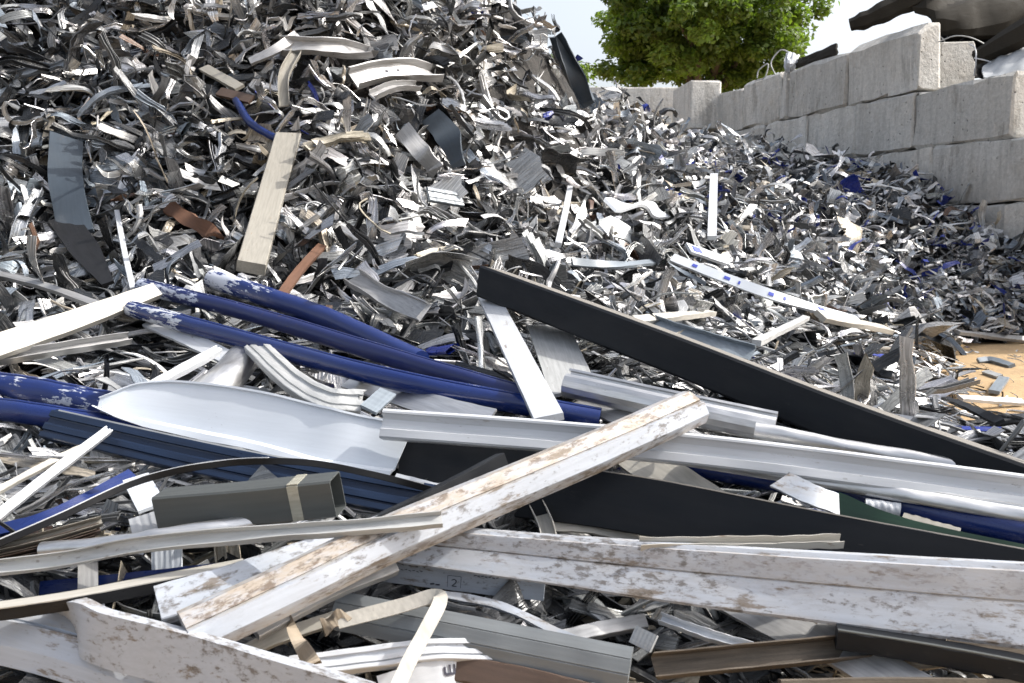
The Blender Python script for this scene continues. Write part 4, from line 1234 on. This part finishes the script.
def scatter(n, box, lay, sizef=1.0, sand=False):
    made = 0; tries = 0
    while made < n and tries < n * 4:
        tries += 1
        px = rng.uniform(box[0], box[2]); py = rng.uniform(box[1], box[3])
        q = hit(px, py, 0)
        if q is None: continue
        x, y, z = q
        if z < .035 and not sand and (rng.random() < .98): continue
        if x > wallx(y) - .12: continue
        nr = normal(x, y)
        zn = zone(px, py, y)
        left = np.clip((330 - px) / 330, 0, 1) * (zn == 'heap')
        r = rng
        pk = {'far': [.66, .18, .08, .08], 'heap': [.43, .42, .07, .08], 'near': [.42, .43, .04, .11]}[zn]
        kind = r.choice(4, p=pk)
        t = r.choice(len(TONES), p=TP)
        if t == 6 and zn == 'heap' and r.random() < .6: t = 2
        if zn == 'far' and r.random() < .34: t = [8, 8, 2, 1, 1, 2, 0, 6][r.integers(8)]
        if left > 0 and r.random() < .6 * left: t = [4, 3, 8, 4, 0][r.integers(5)]  # left slope toned darker, its shade put into the piece colours
        if lay[0] <= -.12 and r.random() < .62: t = [4, 3, 4][r.integers(3)]  # deep layers toned darker, painting shade into the gaps
        if py > 540 and r.random() < .8: t = [4, 3, 4, 3, 2, 5][r.integers(6)]  # front gaps coloured darker, standing in for shade under the profiles
        if t in (6, 7) and kind == 2 and zn != 'far': t = 3
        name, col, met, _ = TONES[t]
        if zn == 'far': L = .30 * math.exp(r.normal(0, .38)); Wd = L * r.uniform(.04, .095)
        elif zn == 'heap': L = .36 * math.exp(r.normal(0, .42)); Wd = L * r.uniform(.035, .085)
        else: L = .40 * math.exp(r.normal(0, .5)); Wd = min(.035, L * r.uniform(.02, .06))
        L *= sizef; Wd = min(Wd * sizef, .034)
        L = min(L, .75 if zn != 'near' else .95)
        straight = zn == 'near'
        bend = r.normal(0, .45 if straight else .95); kinks = int(r.poisson(.4 if straight else 1.4)); tw = r.normal(0, .4 if straight else 1.2)
        n_s = 7 if L * F / y < 18 else 12
        if kind == 0: V, Q, G = g_sweep(L, u_sec(Wd, .0016 + .001 * r.random(), 0), n_s, bend, kinks, tw, r, .12); fk = 'metal_strip'
        elif kind == 1 and r.random() < .5:
            V, Q, G = g_bundle(L * 1.05, Wd * .8, r, int(r.integers(3, 6)), n_s, bend, kinks, tw); fk = 'bent_profile'
        elif kind == 1: V, Q, G = g_sweep(L * 1.1, u_sec(Wd, Wd * r.uniform(.25, .6), int(r.integers(1, 4))), n_s, bend * .6, kinks, tw * .6, r, .28); fk = 'bent_profile'
        elif kind == 2: V, Q, G = g_sheet(L * .75, L * r.uniform(.3, .6), r); fk = 'crumpled_sheet'
        else: V, Q, G = g_sweep(L * 1.35, u_sec(.0045 if zn != 'far' else .007, .0045, 0), n_s, bend * .8, kinks, 0, r); fk = 'metal_rod'
        # lie along the slope, tipped at random
        a = r.normal(0.0, .55) + (math.pi if r.random() < .5 else 0) if (zn == 'near' or r.random() < .45) else r.uniform(0, 2 * math.pi)
        tilt = r.normal(0, {'far': .45, 'heap': .5, 'near': .22}[zn], 2)
        nn = nr + np.array([tilt[0], tilt[1], 0]); nn /= np.linalg.norm(nn)
        xd = np.array([math.cos(a), math.sin(a), 0]); xd -= nn * (xd @ nn); xd /= np.linalg.norm(xd)
        if r.random() < {'far': .25, 'heap': .30, 'near': .06}[zn]:       # standing up on edge or end
            if r.random() < .5: nn = np.cross(xd, nn)
            else: xd, nn = (nn * .8 + xd * .6), None; xd /= np.linalg.norm(xd); nn = np.cross(xd, r.normal(size=3)); nn /= np.linalg.norm(nn)
        yd = np.cross(nn, xd)
        up = r.uniform(*lay) * {'far': .8, 'heap': 1., 'near': .75}[zn]
        o = np.array([x, y, z]) + nr * up
        Vw = V @ np.stack([xd, yd, nn]) + o
        if z < .05 and Vw[:, 2].min() < 0.0: Vw[:, 2] -= Vw[:, 2].min() + .002
        if (Vw[:, 0] > wallx(Vw[:, 1]) - .01).any(): continue
        # keep the hand-placed things in view
        u_, v_, d_ = project(Vw)
        ci = (u_ * GW / W_).astype(int); ri = (v_ * GH / H_).astype(int)
        ok = (ci >= 0) & (ci < GW) & (ri >= 0) & (ri < GH) & (d_ > .1)
        if ok.any():
            D = fgD[ri[ok], ci[ok]]
            if ((D < 1e8) & (d_[ok] < D + .03)).any(): continue
        if (d_ < 1.6).any(): continue
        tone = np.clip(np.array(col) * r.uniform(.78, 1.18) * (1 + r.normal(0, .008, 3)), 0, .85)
        form = 'straight' if abs(bend) < .45 and not kinks else ('kinked' if kinks else ('curled' if abs(bend) > 1.5 else 'curved'))
        if kind == 2: form = 'crumpled' if abs(bend) < .9 else 'folded'
        pieces.append([fk, Vw, Q, (*tone, met), name, L, u_.mean(), v_.mean(), form, zn, G])
        made += 1


scatter(1500, (-170, -60, 900, 345), (-.20, -.04), 1.2)       # bedding layer of the tall heap
scatter(2300, (-120, -40, 760, 340), (-.08, .10))
scatter(900, (-60, -10, 680, 330), (.04, .20), .9)
scatter(1400, (600, 95, 1080, 340), (-.18, .0), 1.05)        # the lower far heap by the wall
scatter(2300, (600, 95, 1080, 345), (-.02, .16), .95)
scatter(1000, (-160, 325, 1260, 700), (-.12, .0), 1.2)        # apron under the long profiles
scatter(1400, (-120, 320, 1240, 540), (-.05, .09), 1.0)
scatter(700, (-100, 500, 1120, 690), (-.12, .05), .9)
scatter(1250, (480, 250, 1230, 480), (-.02, .10), .8)
scatter(260, (-50, 410, 175, 650), (.0, .16), 1.15)           # thin strips at the front left
scatter(160, (230, 600, 1050, 690), (.0, .13), 1.05)
scatter(420, (-60, 580, 1100, 700), (-.05, .08), .55)           # splinters in the gaps at the front
scatter(350, (-40, 0, 1060, 600), (-.02, .12), .5)            # small chips over everything
scatter(160, (900, 320, 1060, 450), (-.02, .02), .35, sand=True)

# which pieces show, and how large
offs, tV, tF, own = 0, [fgV, coreV], [tri(fgF), tri(coreQ) + len(fgV)], []
offs = len(fgV) + len(coreV)
own = [np.full(len(tF[0]) + len(tF[1]), -1)]
for k, p in enumerate(pieces):
    t3 = tri(p[2]); tF.append(t3 + offs); tV.append(p[1]); own.append(np.full(len(t3), k)); offs += len(p[1])
own = np.concatenate(own)
_, ID = sight(np.vstack(tV), np.vstack(tF))
seen = np.bincount(own[ID[ID >= 0]][own[ID[ID >= 0]] >= 0], minlength=len(pieces))

MARKS = [((268, 200), 'the tan board on the heap'), ((70, 185), 'the hanging blue grey sheet'), ((395, 70), 'the bolt holed channel'), ((262, 128), 'the bent blue pipe'),
         ((447, 140), 'the dark folded plate'), ((572, 60), 'the dark ridge plate'), ((564, 215), 'the slim upright stick'), ((713, 205), 'the small white upright strip'),
         ((765, 290), 'the long printed strip'), ((855, 323), 'the whitish plank'), ((745, 375), 'the black box beam'), ((545, 300), "the black beam's raised end"),
         ((160, 290), "the blue tubes' raised end"), ((400, 365), 'the blue tubes'), ((125, 250), 'the thin upright stick'), ((60, 325), 'the broad white bar'),
         ((250, 425), 'the white bent sheet'), ((200, 460), 'the navy profile'), ((520, 360), 'the flat white post'), ((690, 405), 'the silver trim'),
         ((800, 462), 'the ribbed white profile'), ((590, 440), 'the diagonal beam top'), ((330, 565), 'the diagonal beam'), ((700, 580), 'the wide white profile'),
         ((800, 530), 'the anthracite beam'), ((250, 500), 'the dark grey box profile'), ((60, 520), 'the black cable'), ((180, 655), 'the curved white plate'),
         ((480, 640), 'the banded grey profile'), ((760, 656), 'the brown timber'), ((930, 645), 'the dark grey rail'), ((920, 170), 'the concrete wall face'),
         ((700, 135), 'the tall far block'), ((985, 240), 'the wall foot'), ((985, 365), 'the bare sand'), ((190, 220), 'the rusty piece'), ((640, 208), 'the creased pale sheet'),
         ((700, 340), 'the dark grey plank'), ((330, 45), 'the long dull channel'), ((850, 200), 'the lower far heap middle'), ((150, 60), 'the upper left heap'), ((640, 130), 'the ridge between the heaps')]
MP = np.array([m[0] for m in MARKS], float)


def where(px, py):
    d = MP - (px, py)
    k = int((d ** 2).sum(1).argmin()); dx, dy = px - MP[k, 0], py - MP[k, 1]
    far = math.hypot(dx, dy)
    if far < 12: return 'right beside ' + MARKS[k][1]
    a = math.degrees(math.atan2(-dy, dx)) % 360
    w_ = ['right of', 'up right of', 'above', 'up left of', 'left of', 'down left of', 'below', 'down right of'][int((a + 22.5) // 45) % 8]
    return ('close ' if far < 38 else 'farther ') + w_ + ' ' + MARKS[k][1]


LIMIT = {'metal_strip': 300, 'bent_profile': 300, 'crumpled_sheet': 300, 'metal_rod': 150}
NOUN = {'metal_strip': 'strip', 'bent_profile': 'profile', 'crumpled_sheet': 'sheet', 'metal_rod': 'rod'}
CAT = {'metal_strip': 'metal strip', 'bent_profile': 'metal profile', 'crumpled_sheet': 'metal sheet', 'metal_rod': 'metal rod'}
single = {}
rest = []
for fk in LIMIT:
    idx = [k for k, p in enumerate(pieces) if p[0] == fk]
    idx.sort(key=lambda k: -seen[k])
    keep = [k for k in idx[:LIMIT[fk]] if seen[k] >= 5]
    single[fk] = keep
    ks = set(keep); rest += [(fk, k) for k in idx if k not in ks]
lab = {}
for fk, ks in single.items():
    for k in ks:
        p = pieces[k]
        size = 'long' if p[5] > .36 else ('short' if p[5] < .17 else '')
        l = ' '.join(x_ for x_ in (size, p[8], p[4], NOUN[fk], where(p[6], p[7])) if x_)
        lab.setdefault(l, []).append(k)
label_of = {}


def short(l):
    w = l.split()
    if len(w) > 16 and w[0] in ('long', 'short'): w = w[1:]
    if len(w) > 16: w = [x for x in w if x not in ('close', 'farther')]
    if len(w) > 16: w = [x for x in w if x != 'the']
    return ' '.join(w)


for l, ks in lab.items():
    if len(ks) == 1: label_of[ks[0]] = l; continue
    xs = [pieces[k][6] for k in ks]; ys = [pieces[k][7] for k in ks]
    horiz = (max(xs) - min(xs)) >= (max(ys) - min(ys))
    ks = sorted(ks, key=lambda k: pieces[k][6] if horiz else pieces[k][7])
    nm = {2: ['left one of two', 'right one of two'] if horiz else ['upper one of two', 'lower one of two'],
          3: ['leftmost of three', 'middle of three', 'rightmost of three'] if horiz else ['topmost of three', 'middle of three', 'lowest of three']}.get(len(ks))
    for q_, k in enumerate(ks):
        if nm: label_of[k] = l + ', ' + nm[q_]
        else:
            o_ = ['first', 'second', 'third', 'fourth', 'fifth', 'sixth', 'seventh', 'eighth', 'ninth', 'tenth'][min(q_, 9)]
            label_of[k] = l + ', ' + o_ + (' from left' if horiz else ' from top')
for fk, ks in single.items():
    for k in ks:
        p = pieces[k]
        o = p[1].mean(0)
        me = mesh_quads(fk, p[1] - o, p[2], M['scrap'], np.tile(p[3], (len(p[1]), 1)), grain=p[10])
        props(link(fk, me, None, Matrix.Translation(Vector(o))), short(label_of[k]), CAT[fk], {'far': 'scrap pieces of the lower far heap', 'heap': 'scrap pieces of the tall heap', 'near': 'loose scrap among the long profiles'}[p[9]])
nm = {'metal_strip': ('shredded_strips', 'countless small shredded metal strips filling the heap'), 'bent_profile': ('shredded_profiles', 'countless small bent profile bits filling the heap'),
      'crumpled_sheet': ('shredded_sheets', 'countless small crumpled sheet bits filling the heap'), 'metal_rod': ('shredded_rods', 'countless thin rods and wires tangled in the heap')}
for fk in LIMIT:
    ks = [k for f_, k in rest if f_ == fk]
    if not ks: continue
    V, Q, T_, G_, off = [], [], [], [], 0
    for k in ks:
        p = pieces[k]; V.append(p[1]); Q.append(p[2] + off); T_.append(np.tile(p[3], (len(p[1]), 1))); G_.append(p[10]); off += len(p[1])
    props(link(nm[fk][0], mesh_quads(nm[fk][0], np.vstack(V), np.vstack(Q), M['scrap'], np.vstack(T_), grain=np.vstack(G_))), nm[fk][1], 'scrap', kind='stuff')
print('PIECES', len(pieces), {k: len(v) for k, v in single.items()}, 'rest', len(rest), 'tris', sum(len(p[2]) * 2 for p in pieces))
